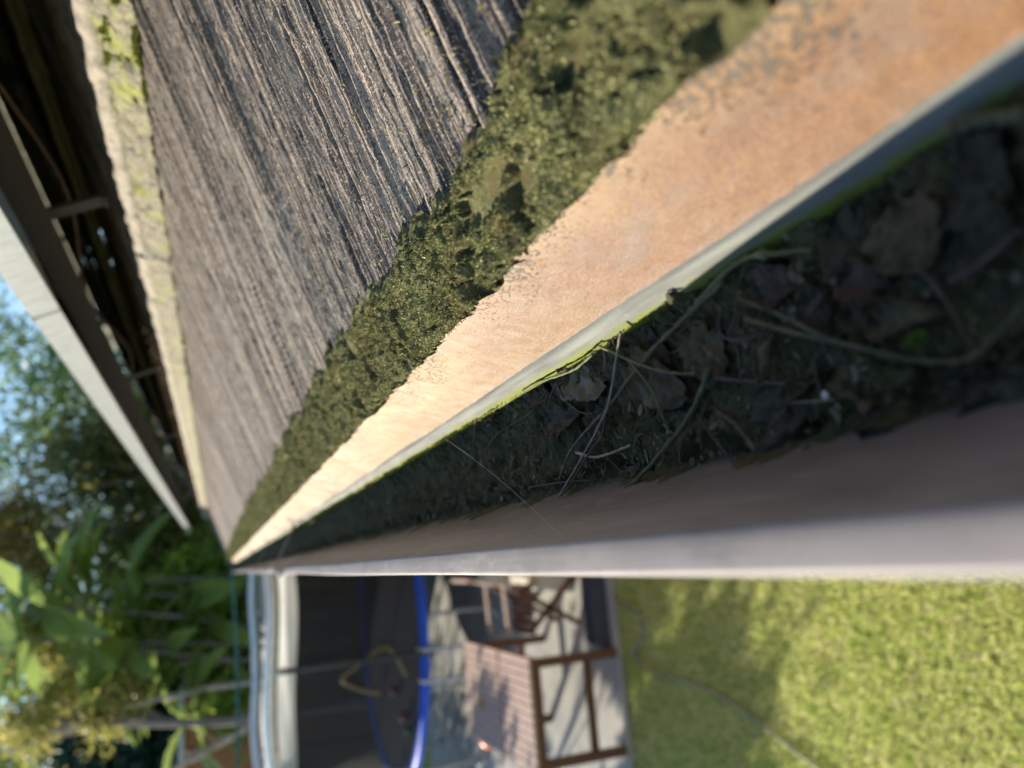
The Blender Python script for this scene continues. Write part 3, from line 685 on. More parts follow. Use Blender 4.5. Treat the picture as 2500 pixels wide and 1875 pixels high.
# calyx, seed head, shell, sprig, ant
def lathe_obj(name, p, ax, prof_, mt, label, cat, n=12):
    ax = Vector(ax).normalized(); u = ax.orthogonal().normalized(); w = ax.cross(u); vs = []; fs = []
    for (r, h) in prof_:
        for k in range(n):
            t_ = 2*math.pi*k/n; rr = r*(1+.08*math.sin(3*t_)); vs.append(Vector(p)+ax*h+(u*math.cos(t_)+w*math.sin(t_))*rr)
    for i in range(len(prof_)-1):
        for k in range(n): fs.append((i*n+k, i*n+(k+1) % n, (i+1)*n+(k+1) % n, (i+1)*n+k))
    mb = MB(); mb.add(vs, fs); o = mb.build(name, mt, None, True); tag(o, label, cat); return o
c0 = Vector(deb(2098, 985, .005))+Vector((0, 0, CAMZ)); c1 = Vector(deb(2150, 1015, .006))+Vector((0, 0, CAMZ))
cx = lathe_obj('seed_calyx', c0, c1-c0, [(.0006, 0), (.0018, .0012), (.0026, .003), (.0028, .005), (.0036, .0075)], M_L3, 'little bell shaped seed calyx with a thin stalk', 'seed pod')
cx.modifiers.new('t', 'SOLIDIFY').thickness = .0003
mb = MB(); mb.tube(spline([Vector(deb(2048, 955, .003))+Vector((0, 0, CAMZ)), Vector(deb(2080, 962, .005))+Vector((0, 0, CAMZ)), c0+Vector((0, 0, .0003))], 5), .0005, 6); mb.build('stalk', M_L3, cx, True)
s0 = Vector(deb(2017, 965, .004))+Vector((0, 0, CAMZ))
mb = MB(); sp = []
for i in range(40): a = i*.42; r = .0013*math.exp(-.04*i); sp.append(s0+Vector((math.cos(a)*r, math.sin(a)*r, i*.00004)))
mb.tube(sp, [.0007*math.exp(-.035*i)+.0001 for i in range(40)], 6)
tag(mb.build('snail_shell', simple('shell', (.72, .7, .64), .4), None, True), 'tiny white snail shell on the dark flat leaf', 'shell')
mb = MB(); a = Vector(deb(1975, 765, .008))+Vector((0, 0, CAMZ)); b_ = Vector(deb(2005, 725, .008))+Vector((0, 0, CAMZ))
for i in range(9):
    p = a.lerp(b_, i/8)
    for k in range(7): t_ = k/7*6.28+i; d = Vector((math.cos(t_), math.sin(t_)*.6, .4+.4*math.sin(t_*2))); mb.tube([p, p+d*.0013], [.0006, .0003], 5)
tag(mb.build('seed_cone', M_TW3, None, True), 'ribbed brown seed cone lying on the small oval leaf', 'seed cone')
P = []; p0 = Vector(deb(2242, 828, .006))+Vector((0, 0, CAMZ))
P = np.array([list(p0+Vector((random.gauss(0, .0008), random.gauss(0, .0013), random.uniform(-.001, .001)))) for _ in range(160)])
tv, tf = tufts(P, np.tile([0, 0, 1.], (160, 1)), .0022, .0005)
m, t, b = mat('fresh_sprig', .6); b.inputs['Base Color'].default_value = (.14, .25, .03, 1)
tag(link('moss_sprig', npmesh('moss_sprig', tv, tf), m), 'tiny bright lime moss sprig in the shaded litter', 'moss sprig')
b0 = onplane(1850, 622, np.array([.1085, 0, -.199]), np.array([-.8, 0, .6])); bp = PX(b0)
lathe_obj('black_seed', bp+Vector((-.0015, .002, .001)), (0, -1, 0), [(.0001, 0), (.0008, .0005), (.0011, .0018), (.0009, .003), (.0001, .0040)], simple('seed_black', (.02, .02, .02), .35), 'shiny black seed stuck on the grey lip above the mossy stick', 'seed')
# moss pip on the orange edge
P0 = onplane(1916, 114, np.array([.13, 0, -.163]), np.array([-.9, 0, .42])); P0[2] += CAMZ
P = P0[None]+RNG.normal(0, .0007, (120, 3)); tv, tf = tufts(P, np.tile([-.9, 0, .42], (120, 1)), .0014, .0004)
tag(link('moss_speck', npmesh('moss_speck', tv, tf), m_moss('dark_moss_speck', (.01, .015, .005), (.03, .045, .012), (.06, .09, .02), True)), 'single dark moss speck on the orange tile edge', 'moss speck')
mb = MB(); a = PX(deb(1085, 1070, .02)); b_ = PX((.002, .33, -.152))
mb.tube([a+(b_-a)*t_+Vector((0, 0, -.004*math.sin(t_*3.14))) for t_ in np.linspace(0, 1, 14)], .00007, 4)
mm, t, b = mat('silk', .3); b.inputs['Base Color'].default_value = (.6, .6, .62, 1)
tag(mb.build('spider_thread', mm, None), 'single spider thread stretched across the gutter', 'spider thread')

# ------------------------------------------------------------------ solar panels
M_ALU = simple('mill_aluminium', (.50, .50, .48), .38, .12, 40, .5, .75, .3, 300)
def m_alu():
    m, t, b = mat('brushed_frame', .38, .5, .35)
    f = noise(t, coords(t, (5, 60, 5)), 4, 5); c = ramp(t, f, [(.3, (.40, .42, .43)), (.7, (.60, .62, .62))])
    t.links.new(mix(t, ramp(t, noise(t, coords(t, (12, 30, 12)), 3, 5), [(.5, 0.0), (.8, .5)]), c, (.3, .29, .25)), b.inputs['Base Color']); bump(t, b, f, .15, .001); return m
M_FR = m_alu()
M_BSHEET = simple('panel_back', (.085, .07, .07), .6, .1, 6)
mg, t, b = mat('panel_glass', .12, .5); b.inputs['Base Color'].default_value = (.012, .016, .035, 1)
M_RAIL = simple('rail_metal', (.03, .027, .026), .6, .1, 10, .3, .0)
PE = (.5275, .2862); FT = .050
ax_u = Vector((CS, 0, SS)); ax_n = Vector((-SS, 0, CS))
def panel(y0, y1, label, uo=0.0):
    r = empty('solar_panel', PX((PE[0], (y0+y1)/2, PE[1]))); tag(r, label, 'solar panel', 'solar panels in a row above the eaves')
    W_ = 1.9 if uo == 0 else 1.2  # panels widened to keep sun off the upper tiles
    M = Matrix((( CS, 0, -SS), (0, 1, 0), (SS, 0, CS)))
    org = PX((PE[0], 0, PE[1]))
    def bx(mb, u0, u1, ya, yb, n0, n1):
        c = org+ax_u*((u0+u1)/2+uo)+Vector((0, (ya+yb)/2, 0))+ax_n*(n0+n1)/2
        mb.box(c, (u1-u0, yb-ya, n1-n0), M)
    mb = MB(); bx(mb, 0, .003, y0, y1, 0, FT); bx(mb, .003, .011, y0+.003, y1-.003, 0, .002); bx(mb, W_-.003, W_, y0, y1, 0, FT)
    bx(mb, .003, W_-.003, y0, y0+.003, 0, FT); bx(mb, .003, W_-.003, y1-.003, y1, 0, FT); bx(mb, .003, .012, y0+.003, y1-.003, FT-.003, FT+.0005)
    mb.build('frame', M_FR, r)
    mb = MB(); bx(mb, .0032, W_-.0032, y0+.0032, y1-.0032, FT-.010, FT-.006); mb.build('backsheet', M_BSHEET, r)
    mb = MB(); bx(mb, .0125, W_-.0125, y0+.0125, y1-.0125, FT-.0055, FT-.001); mb.build('glass', mg, r)
    mb = MB(); bx(mb, .45, .56, (y0+y1)/2-.07, (y0+y1)/2+.07, FT-.035, FT-.0105); mb.build('junction_box', simple('black_plastic', (.03, .03, .03), .4), r)
    for ya in (y0+.0025,):
        mb = MB(); bx(mb, -.0015, .05, ya-.012, ya+.012, FT+.001, FT+.0035); mb.build('clamp', M_ALU, r)
ys = [-.45, 1.625, 3.70, 5.775, 7.85, 9.93]
lab = ['nearest solar panel, its dark underside filling the upper corner', 'second solar panel along the frame, ending past the first bright joint', 'third solar panel counted from the near corner', 'fourth solar panel, its frame half way to the trees', 'last solar panel, its frame end against the dark trees']
for i in range(5): panel(ys[i]+.006, ys[i+1]-.006, lab[i])
up = ['nearest panel of the rear row added to shade the upper roof', 'second panel of the rear row added to shade the upper roof', 'middle panel of the rear row added to shade the upper roof', 'fourth panel of the rear row added to shade the upper roof', 'farthest panel of the rear row added to shade the upper roof']
for i in range(5): panel(ys[i]+.006, ys[i+1]-.006, up[i], 1.912)  # rear row added so the roof tiles behind stay in shade
rg = 'mounting rails under the solar panels'
for u, lb in ((.16, 'dark mounting rail nearest the panel edge'), (1.35, 'rear mounting rail deep under the solar panels')):
    r = empty('mounting_rail', PX((PE[0]+u*CS, 4.7, PE[1]+u*SS))); tag(r, lb, 'mounting rail', rg)
    org = PX((PE[0], 0, PE[1])); p = org+ax_u*u-ax_n*.028
    mb = MB(); mb.bar(p+Vector((0, -.42, 0)), p+Vector((0, 9.9, 0)), .038, .052, up=ax_n); mb.build('rail', M_RAIL, r)
    for yy in (.35, 1.55, 2.9, 4.3, 5.7, 7.1, 8.6):
        mb = MB(); q = p+Vector((0, yy, 0)); mb.bar(q-ax_n*.026, q-ax_n*.125, .04, .008, up=(1, 0, 0)); mb.bar(q-ax_n*.125-ax_u*.01, q-ax_n*.125+ax_u*.10, .04, .006, up=ax_n); mb.build('roof_hook', M_RAIL, r)
mb = MB(); org = PX((PE[0], 0, PE[1]))
mb.tube(spline([org+ax_u*.24+Vector((0, y, 0))-ax_n*(.05+.05*((i % 2))) for i, y in enumerate(np.linspace(-.2, 9, 16))], 6), .004, 6)
tag(mb.build('panel_cable', simple('cable_brown', (.10, .05, .03), .5), None, True), 'brown cable sagging below the solar panels', 'cable')
# pinkish brown flecks on the tile edge under the panels
n = 700; yy = 2.4+RNG.random(n)*6; dd = np.abs(RNG.normal(0, .035, n)); P = np.stack([C2T[0]+dd*CS, yy+.25*vnoise(yy*3, yy*0, 2), C2T[1]+dd*SS+CAMZ+.004+.014*RNG.random(n)], -1)
tv, tf = tufts(P, np.tile([-.3, 0, 1.], (n, 1)), .02, .007, 3, spread=1.2)
tag(link('roof_flecks', npmesh('roof_flecks', tv, tf), m_leafdry('roof_fleck_brown', (.30, .19, .13), (.5, .36, .27))), 'pinkish brown flecks along the tile edge under the panels', 'litter', kind='stuff')

exec_yard = True
# ================================================================== YARD
M_LAWN = None
def m_lawn():
    m, t, b = mat('lawn', .9, .1); o = coords(t)
    c = ramp(t, noise(t, o, 3.2, 6, .65), [(.3, (.15, .22, .05)), (.55, (.34, .38, .10)), (.72, (.55, .50, .24))])
    c = mix(t, ramp(t, noise(t, o, 30, 5, .7), [(.4, .0), (.7, .6)]), c, (.33, .29, .13))
    t.links.new(c, b.inputs['Base Color']); bump(t, b, noise(t, o, 90, 5), .8, .03); return m
mb = MB(); mb.add([(-600, -600, 0), (600, -600, 0), (600, 600, 0), (-600, 600, 0)], [(0, 1, 2, 3)])
tag(mb.build('ground', m_lawn()), kind='structure')
# concrete slab
def m_conc():
    m, t, b = mat('patio_concrete', .85, .2); o = coords(t)
    c = ramp(t, noise(t, o, 2.5, 6, .6), [(.3, (.30, .30, .27)), (.7, (.45, .44, .39))])
    c = mix(t, ramp(t, noise(t, coords(t, (1, 1, 1)), 9, 5), [(.58, 0.0), (.7, .4)]), c, (.16, .155, .13)); t.links.new(c, b.inputs['Base Color']); bump(t, b, noise(t, o, 60, 5), .3, .004); return m
mb = MB(); mb.box((-3.4, 8.0, .02), (7.0, 5.7, .08)); tag(mb.build('patio', m_conc()), kind='structure')
# grass blades
def grass(name, n, region, h, label, seedg, mt):
    rng = np.random.default_rng(seedg); x = region[0]+rng.random(n)*(region[1]-region[0]); y = region[2]+rng.random(n)*(region[3]-region[2])
    hh = h*(.4+rng.random(n))*(.55+.9*fbm(x*2.5, y*2.5, 3, 3)); a = rng.random(n)*6.28; lean = rng.normal(0, .75, (n, 2)); w = .0035*(.7+.7*rng.random(n))
    b0 = np.stack([x-np.cos(a)*w, y-np.sin(a)*w, 0*x], -1); b1 = np.stack([x+np.cos(a)*w, y+np.sin(a)*w, 0*x], -1)
    tp = np.stack([x+lean[:, 0]*hh, y+lean[:, 1]*hh, hh], -1)
    V = np.stack([b0, b1, tp], 1).reshape(-1, 3); o = link(name, npmesh(name, V, np.arange(len(V)).reshape(-1, 3)), mt); tag(o, label, 'grass', kind='stuff')
def m_blade():
    m, t, b = mat('grass_blades', .45, .5); g = N(t, 'ShaderNodeNewGeometry'); o = coords(t)
    f = math_(t, 'ADD', math_(t, 'MULTIPLY', g.outputs['Random Per Island'], .6), math_(t, 'MULTIPLY', noise(t, o, 2.6, 4, .6), .45))
    c = ramp(t, f, [(.15, (.20, .38, .05)), (.36, (.56, .68, .16)), (.55, (.80, .82, .32)), (.85, (.88, .80, .55))]); t.links.new(c, b.inputs['Base Color'])
    tr = N(t, 'ShaderNodeBsdfTranslucent'); t.links.new(c, tr.inputs[0]); ms = N(t, 'ShaderNodeMixShader'); ms.inputs[0].default_value = .5
    out = t.nodes['Material Output']; t.links.new(b.outputs[0], ms.inputs[1]); t.links.new(tr.outputs[0], ms.inputs[2]); t.links.new(ms.outputs[0], out.inputs[0]); return m
M_BLADE = m_blade()
grass('lawn_grass', 175000, (-2.6, .6, .7, 5.2), .034, 'sunlit lawn grass on the ground below the gutter', 3, M_BLADE)
grass('rough_grass', 9000, (-4, 1.5, 10.9, 14), .16, 'longer rough grass behind the trampoline', 4, M_BLADE)

# trampoline
TC = Vector((-.74, 9.42, 0)); TR = 1.74; RH = .85; TH = 2.17
tr_ = empty('trampoline', TC); tag(tr_, 'round trampoline with blue edge pad and tall dark safety net', 'trampoline')
M_BLUE = simple('blue_pad', (.012, .09, .55), .5, .15, 8, .5)
M_BLK = simple('black_mat', (.012, .015, .022), .7, .1, 9)
M_STEEL = simple('galvanised', (.42, .43, .43), .4, .1, 20, .5, .5)
M_SLEEVE = simple('pale_sleeve', (.66, .64, .58), .7, .12, 7)
_t = M_SLEEVE.node_tree; _tr = N(_t, 'ShaderNodeBsdfTranslucent'); _tr.inputs[0].default_value = (.72, .74, .70, 1); _ms = N(_t, 'ShaderNodeMixShader'); _ms.inputs[0].default_value = .5
_t.links.new(_t.nodes['Principled BSDF'].outputs[0], _ms.inputs[1]); _t.links.new(_tr.outputs[0], _ms.inputs[2]); _t.links.new(_ms.outputs[0], _t.nodes['Material Output'].inputs[0])
def ring(mb, r, z, rad, wob=0, n=72): mb.tube([TC+Vector((math.cos(a)*r, math.sin(a)*r, z+wob*math.sin(a*6))) for a in np.linspace(0, 2*math.pi, n, endpoint=False)], rad, 8, closed=True)
mb = MB(); nn = 72; vs = []; fs = []
for i in range(nn):
    a = 2*math.pi*i/nn
    for r, z in ((TR-.12, RH+.008), (TR-.10, RH+.020), (TR+.0, RH+.028), (TR+.035, RH+.005), (TR+.035, RH-.045)): vs.append(TC+Vector((math.cos(a)*r, math.sin(a)*r, z)))
for i in range(nn):
    for k in range(4): fs.append((i*5+k, i*5+k+1, ((i+1) % nn)*5+k+1, ((i+1) % nn)*5+k))
mb.add(vs, fs); mb.build('edge_pad', M_BLUE, tr_, True)
mb = MB(); mb.add([TC+Vector((math.cos(a)*(TR-.14), math.sin(a)*(TR-.14), RH)) for a in np.linspace(0, 2*math.pi, 48, endpoint=False)], [tuple(range(48))]); mb.build('jumping_mat', M_BLK, tr_)
mb = MB(); ring(mb, TR, RH-.03, .024); mb.build('frame_ring', M_STEEL, tr_, True)
mnet, t, b = mat('net_mesh', .8, .2); b.inputs['Base Color'].default_value = (.03, .032, .035, 1)
tp = N(t, 'ShaderNodeBsdfTransparent'); ms = N(t, 'ShaderNodeMixShader'); ms.inputs[0].default_value = .68
t.links.new(tp.outputs[0], ms.inputs[1]); t.links.new(b.outputs[0], ms.inputs[2]); t.links.new(ms.outputs[0], t.nodes['Material Output'].inputs[0])
vs = []; fs = []; nn = 96
for i in range(nn):
    a = 2*math.pi*i/nn
    for k in range(7): z = RH+(TH-RH)*k/6; r = TR-.06-.05*math.sin(math.pi*k/6)*(1+.4*math.sin(a*8+k)); vs.append(TC+Vector((math.cos(a)*r, math.sin(a)*r, z)))
for i in range(nn):
    for k in range(6): fs.append((i*7+k, i*7+k+1, ((i+1) % nn)*7+k+1, ((i+1) % nn)*7+k))
mb = MB(); mb.add(vs, fs); mb.build('safety_net', mnet, tr_, True)
vs = []; fs = []; nn = 96
for i in range(nn):
    a = 2*math.pi*i/nn
    for k in range(4): z = TH+.05-.16*k/3+.02*math.sin(a*6); r = TR-.02+.012*math.sin(k*2+a*11); vs.append(TC+Vector((math.cos(a)*r, math.sin(a)*r, z)))
for i in range(nn):
    for k in range(3): fs.append((i*4+k, i*4+k+1, ((i+1) % nn)*4+k+1, ((i+1) % nn)*4+k))
mb = MB(); mb.add(vs, fs); mb.build('top_sleeve', M_SLEEVE, tr_, True)
mb = MB(); ring(mb, TR+.02, TH+.13, .05, .02); mb.build('sunlit_top_ring', simple('sunlit_ring_white', (.85, .86, .84), .3), tr_, True)  # rim tube added in white for the sunlit look of the far rim
M_FOAM = simple('dark_foam', (.05, .055, .06), .8)
for k in range(6):
    a = math.radians(-96+60*k); c = Vector((math.cos(a), math.sin(a), 0)); mb = MB()
    mb.tube([TC+c*(TR+.03)+Vector((0, 0, z)) for z in (RH-.1, 1.3, 1.8, TH+.05)], .026, 8); q = mb.build('net_pole', M_FOAM, tr_, True)
    mb = MB(); mb.tube([TC+c*(TR+.03)+Vector((0, 0, z)) for z in (TH+.0, TH+.13)], [.035, .03], 8); mb.build('cap', M_STEEL, q, True)
    mb = MB(); sd = Vector((-c.y, c.x, 0)); 
    mb.tube(spline([TC+c*TR+sd*.35+Vector((0, 0, RH-.05)), TC+c*(TR-.02)+sd*.33+Vector((0, 0, .12)), TC+c*(TR-.02)+Vector((0, 0, .03))*1.7, TC+c*(TR-.02)-sd*.33+Vector((0, 0, .12)), TC+c*TR-sd*.35+Vector((0, 0, RH-.05))], 5), .021, 8); mb.build('leg', M_STEEL, tr_, True)
# zip door edge in yellow
M_YEL = simple('yellow_zip', (.19, .145, .06), .5)
def tr_at(x, y, z=None):   # on the near side of the net
    d = ray(x, y); A = d[0]**2+d[1]**2; B = -2*(d[0]*TC.x+d[1]*TC.y); C_ = TC.x**2+TC.y**2-(TR+.0)**2
    tt = (-B-math.sqrt(max(0, B*B-4*A*C_)))/(2*A); return PX(d*tt)
zpts = [(928, 1692), (880, 1685), (835, 1660), (870, 1628), (935, 1582), (965, 1600), (990, 1650)]
mb = MB(); mb.tube(spline([tr_at(*p) for p in zpts], 6), .017, 6); mb.build('door_zip', M_YEL, tr_, True)
# ladder
lad = empty('trampoline_ladder', (-1.15, 7.55, 0)); tag(lad, 'pale metal ladder hooked on the blue trampoline edge', 'ladder')
La = PX(onplane(1010, 1590, np.array([0, 7.62, 0]), np.array([0, 1., 0]))); Lb = PX(onplane(1012, 1668, np.array([0, 7.62, 0]), np.array([0, 1., 0])))
M_LAD = simple('ladder_grey', (.5, .5, .5), .45)
for p in (La, Lb):
    mb = MB(); mb.tube([Vector((p.x, 7.72, RH+.05)), Vector((p.x, 7.60, RH+.02)), Vector((p.x, 7.42, .07))], .02, 8); mb.build('rail', M_LAD, lad, True)
for z in (.62, .38, .17):
    y = 7.42+.18*(z-.06)/.81; mb = MB(); mb.bar((La.x, y, z), (Lb.x, y, z), .06, .025); mb.build('rung', M_LAD, lad)
# toys on / under trampoline
def ball(p, r, col, label):
    me = bpy.data.meshes.new('ball'); import bmesh; bm = bmesh.new(); bmesh.ops.create_icosphere(bm, subdivisions=3, radius=r); bm.to_mesh(me); bm.free()
    o = link('toy_ball', me, simple('ball_'+label[:5], col, .4), None, True); o.location = p; tag(o, label, 'ball', 'toy balls around the trampoline')
ball((-1.42, 8.9, RH+.06), .06, (.35, .02, .04), 'red ball lying on the trampoline mat')
ball((-1.62, 8.45, RH+.06), .06, (.35, .02, .05), 'second crimson ball nearer the net on the mat')
ball((-1.74, 8.35, RH+.05), .05, (.02, .20, .06), 'small green ball on the mat beside the crimson ball')
ball((-1.22, 8.35, .15), .09, (.6, .04, .06), 'red ball on the slab behind the ladder')
ball((-1.85, 7.9, .17), .11, (.75, .16, .03), 'orange ball under the trampoline edge')

# wooden table and bench
M_WOOD = None
def m_wood(col, name):
    m, t, b = mat(name, .6, .35); f = noise(t, coords(t, (40, 3, 40)), 2, 6, .6)
    t.links.new(ramp(t, f, [(.3, tuple(c*.6 for c in col)), (.7, col)]), b.inputs['Base Color']); bump(t, b, f, .3, .002); return m
M_TOP = m_wood((.56, .41, .33), 'pinkish_table_slats'); M_DKW = m_wood((.16, .07, .04), 'red_brown_frame')
tb = empty('garden_table', (-1.08, 5.85, .08)); tag(tb, 'slatted wooden garden table with pinkish top on the slab', 'table')
Z0 = .75
x0, x1, y0, y1 = -1.50, -.74, 5.12, 6.60
mb = MB(); nsl = 11
ymid = 5.75
for seg in ((y0, ymid-.02), (ymid+.02, y1)):
    ns = 12; w = (x1-x0)/ns
    for i in range(ns): mb.box((x0+w*(i+.5), (seg[0]+seg[1])/2, Z0), (w*.86, seg[1]-seg[0], .022))
mb.build('table_top', M_TOP, tb)
mb = MB()
for y in (y0+.03, ymid, y1-.03): mb.box(((x0+x1)/2, y, Z0-.045), (x1-x0-.04, .045, .064))
for x in (x0+.04, x1-.04): mb.box((x, (y0+y1)/2, Z0-.05), (.04, y1-y0-.12, .055))
mb.build('apron', M_DKW, tb)
for x in (x0+.05, x1-.05):
    for y in (y0+.06, y1-.1):
        mb = MB(); mb.bar((x, y, Z0-.08), (x, y-.02, .065), .06, .06, up=(0, 1, 0)); mb.build('leg', M_DKW, tb)
for yq in (y0+.08, y1-.1):
    mb = MB(); mb.bar((x0+.08, yq, .28), (x1-.08, yq, .28), .04, .05); mb.build('stretcher', M_DKW, tb)
# small leaf on the table
mb = MB(); mb.add([(-1.25, 6.22, Z0+.013), (-1.19, 6.33, Z0+.03), (-1.15, 6.24, Z0+.016), (-1.2, 6.18, Z0+.04)], [(0, 1, 2, 3)])
q = mb.build('dry_leaf', simple('table_leaf', (.55, .42, .2), .6)); q.modifiers.new('t', 'SOLIDIFY').thickness = .004; tag(q, 'curled dry leaf on the slatted table top', 'leaf')
ch = empty('garden_chair', (-.48, 5.9, .08)); tag(ch, 'red brown folding chair drawn up right of the table', 'chair')
mb = MB()
for i in range(6): mb.box((-.56+.0+.065*i-.08, 5.95, .45), (.055, .44, .018))
mb.build('seat', M_DKW, ch)
mb = MB()
for i in range(6): mb.bar((-.33+.035, 5.76+.075*i, .52), (-.27+.055, 5.76+.075*i, .93), .05, .015, up=(1, 0, 0))
mb.box((-.215, 5.95, .94), (.03, .46, .05)); mb.build('backrest', M_TOP, ch)
for y in (5.73, 6.17):
    mb = MB(); mb.bar((-.62, y, .06), (-.29, y, .62), .04, .025, up=(0, 1, 0)); mb.build('leg', M_DKW, ch)
    mb = MB(); mb.bar((-.24, y, .06), (-.62, y, .46), .04, .025, up=(0, 1, 0)); mb.build('leg', M_DKW, ch)
    mb = MB(); mb.bar((-.66, y, .66), (-.24, y, .68), .045, .02, up=(0, 0, 1)); mb.build('armrest', M_TOP, ch)
# hose on the lawn
mb = MB(); pts = [(1500, 1460), (1560, 1500), (1565, 1560), (1545, 1600), (1600, 1640), (1680, 1665), (1760, 1700), (1860, 1770), (1990, 1870), (2120, 1960)]
mb.tube(spline([PX(onplane(x, y, np.array([0, 0, -CAMZ+.03]), np.array([0, 0, 1.]))) for x, y in pts], 7), .008, 8)
tag(mb.build('garden_hose', simple('hose_grey', (.24, .25, .20), .35), None, True), 'grey garden hose snaking from the slab across the lawn', 'hose')
# draped heaps; the cream ones stand in for sunlit patches of slab
def cloth(c, sx, sy, h, mt, label, seed):
    n = 40; U, Vv = np.meshgrid(np.linspace(-1, 1, n), np.linspace(-1, 1, n), indexing='ij')
    r = np.maximum(np.abs(U), np.abs(Vv)); z = h*np.clip((1-r)/.25, 0, 1)**.5*(.75+.5*fbm(U*2+seed, Vv*2, seed, 4))
    P = np.stack([c[0]+U*sx*(1+.1*vnoise(Vv*4, U, seed)), c[1]+Vv*sy*(1+.1*vnoise(U*4, Vv, seed+1)), c[2]+z], -1).reshape(-1, 3)
    o = link('slab_heap', npmesh('slab_heap', P, gridfaces(n, n)), mt, None, True); tag(o, label, 'cover', 'covers on the slab')
M_SUNLIT_SLAB = simple('sunlit_slab_cream', (.60, .58, .46), .8, .12, 3)
cloth((-.12, 6.15, .062), .24, .35, .28, M_SUNLIT_SLAB, 'cream heap standing in for sunlit slab beside the chair', 2)
cloth((-.48, 5.32, .062), .30, .10, .11, simple('dark_netting', (.035, .04, .055), .6), 'dark netting bundled along the near edge of the slab', 8)
cloth((-.10, 7.15, .062), .26, .22, .34, M_SUNLIT_SLAB, 'smaller cream heap standing in for sunlit slab farther back', 5)

# ---- vegetation
def m_leaf(name, cols, trans=.5, rough=.4, lo=.1):
    m, t, b = mat(name, rough, .5); g = N(t, 'ShaderNodeNewGeometry')
    st = [(i/(len(cols)-1), c) for i, c in enumerate(cols)]
    c = ramp(t, math_(t, 'ADD', math_(t, 'MULTIPLY', g.outputs['Random Per Island'], .65), math_(t, 'MULTIPLY', noise(t, coords(t), 1.3, 3), .35)), st); t.links.new(c, b.inputs['Base Color'])
    tr = N(t, 'ShaderNodeBsdfTranslucent'); t.links.new(mix(t, .5, c, (.55, .75, .05), 'ADD') if False else c, tr.inputs[0]); ms = N(t, 'ShaderNodeMixShader'); ms.inputs[0].default_value = trans
    out = t.nodes['Material Output']; t.links.new(b.outputs[0], ms.inputs[1]); t.links.new(tr.outputs[0], ms.inputs[2]); t.links.new(ms.outputs[0], out.inputs[0]); return m
def leafcloud(C, n, size, rng):
    a = rng.normal(0, 1, (n, 3)); a /= np.linalg.norm(a, axis=1)[:, None]; b = np.cross(a, rng.normal(0, 1, (n, 3))); b /= np.linalg.norm(b, axis=1)[:, None]; c = np.cross(a, b)
    s = (size*(.6+.8*rng.random(n)))[:, None]
    V = np.stack([C-a*s, C+b*s*.42+c*s*.12, C+a*s, C-b*s*.42+c*s*.12], 1).reshape(-1, 3); return V, np.arange(len(V)).reshape(-1, 4)
def tree(name, base, height, crown, n, size, mt, bark, label, cat='tree', seed=0, clumps=14, trunk_r=.1, sparse=1.0, group=None):
    """crown: (cx,cy,cz,rx,ry,rz)"""
    rng = np.random.default_rng(seed); r = empty(name, base); tag(r, label, cat, group)
    cx, cy, cz, rx, ry, rz = crown; cl = []; mb = MB(); B = Vector(base)
    top = Vector((cx, cy, cz+rz*.3)); mid = B.lerp(top, .5)+Vector((random.uniform(-.3, .3), random.uniform(-.2, .2), 0))
    mb.tube(spline([B, mid, top], 6), [trunk_r*(1-.8*i/12) for i in range(13)], 8)
    for i in range(clumps):
        d = rng.normal(0, 1, 3); d /= np.linalg.norm(d); rr = rng.random()**.45; c = np.array([cx+d[0]*rx*rr, cy+d[1]*ry*rr, cz+d[2]*rz*rr]); cl.append(c)
        st = mid.lerp(top, rng.random()); mb.tube(spline([st, st.lerp(Vector(c), .5)+Vector((0, 0, -.1)), Vector(c)], 4), [trunk_r*.35*(1-.75*k/8) for k in range(9)], 6)
    mb.build('trunk', bark, r, True)
    cl = np.array(cl); idx = rng.integers(0, clumps, n); sc = (rx+ry+rz)/3*.33*sparse
    P = cl[idx]+rng.normal(0, 1, (n, 3))*sc*(.4+.8*rng.random((n, 1)))*np.array([1, 1, .75])
    V, Fq = leafcloud(P, n, size, rng); link('crown', npmesh('crown', V, Fq), mt, r); return r
BARK = simple('grey_bark', (.20, .175, .16), .85, .3, 12, bmp=.6, bscale=30, bd=.02)
BARK2 = simple('pale_bark', (.42, .36, .32), .8, .3, 12, bmp=.6, bscale=30, bd=.02)
L_GREEN = m_leaf('leaf_green', [(.05, .10, .025), (.13, .24, .05), (.34, .46, .09), (.60, .62, .2)], .62, .3)
L_DARK = m_leaf('leaf_dark_green', [(.03, .055, .02), (.08, .11, .03), (.20, .20, .05), (.60, .48, .12)], .55)
L_FINE = m_leaf('leaf_fine', [(.07, .14, .07), (.15, .25, .10), (.32, .42, .16)], .6)
L_YEL = m_leaf('leaf_yellow', [(.12, .18, .04), (.30, .32, .07), (.52, .42, .13), (.70, .66, .28)], .5)
L_LIME = m_leaf('leaf_lime', [(.05, .12, .02), (.12, .26, .04), (.40, .54, .08), (.80, .78, .20)], .62, .3)
L_BIG = m_leaf('leaf_broad', [(.07, .12, .07), (.14, .22, .09), (.38, .48, .12), (.80, .82, .26)], .62, .22)
def dirp(x, y, Y): d = ray(x, y); return PX(d/d[1]*Y)
def crown_at(x, y, Y, rx, ry, rz): p = dirp(x, y, Y); return (p.x, p.y, p.z, rx, ry, rz)
c = crown_at(150, 960, 17, 2.1, 1.6, 1.7); tree('feathery_tree', (c[0]+.2, 17, 0), 6, c, 4200, .085, L_FINE, BARK, 'tall airy tree with sky showing through above the panel frame', seed=1, clumps=34, trunk_r=.12, sparse=.85)
c = crown_at(265, 1180, 14.5, 1.15, 1.2, 1.15); tree('dark_tree', (c[0], 14.5, 0), 5, c, 8500, .06, L_DARK, BARK, 'dense dark green tree with yellowed leaf tips beside the roof end', seed=2, clumps=30, trunk_r=.12)
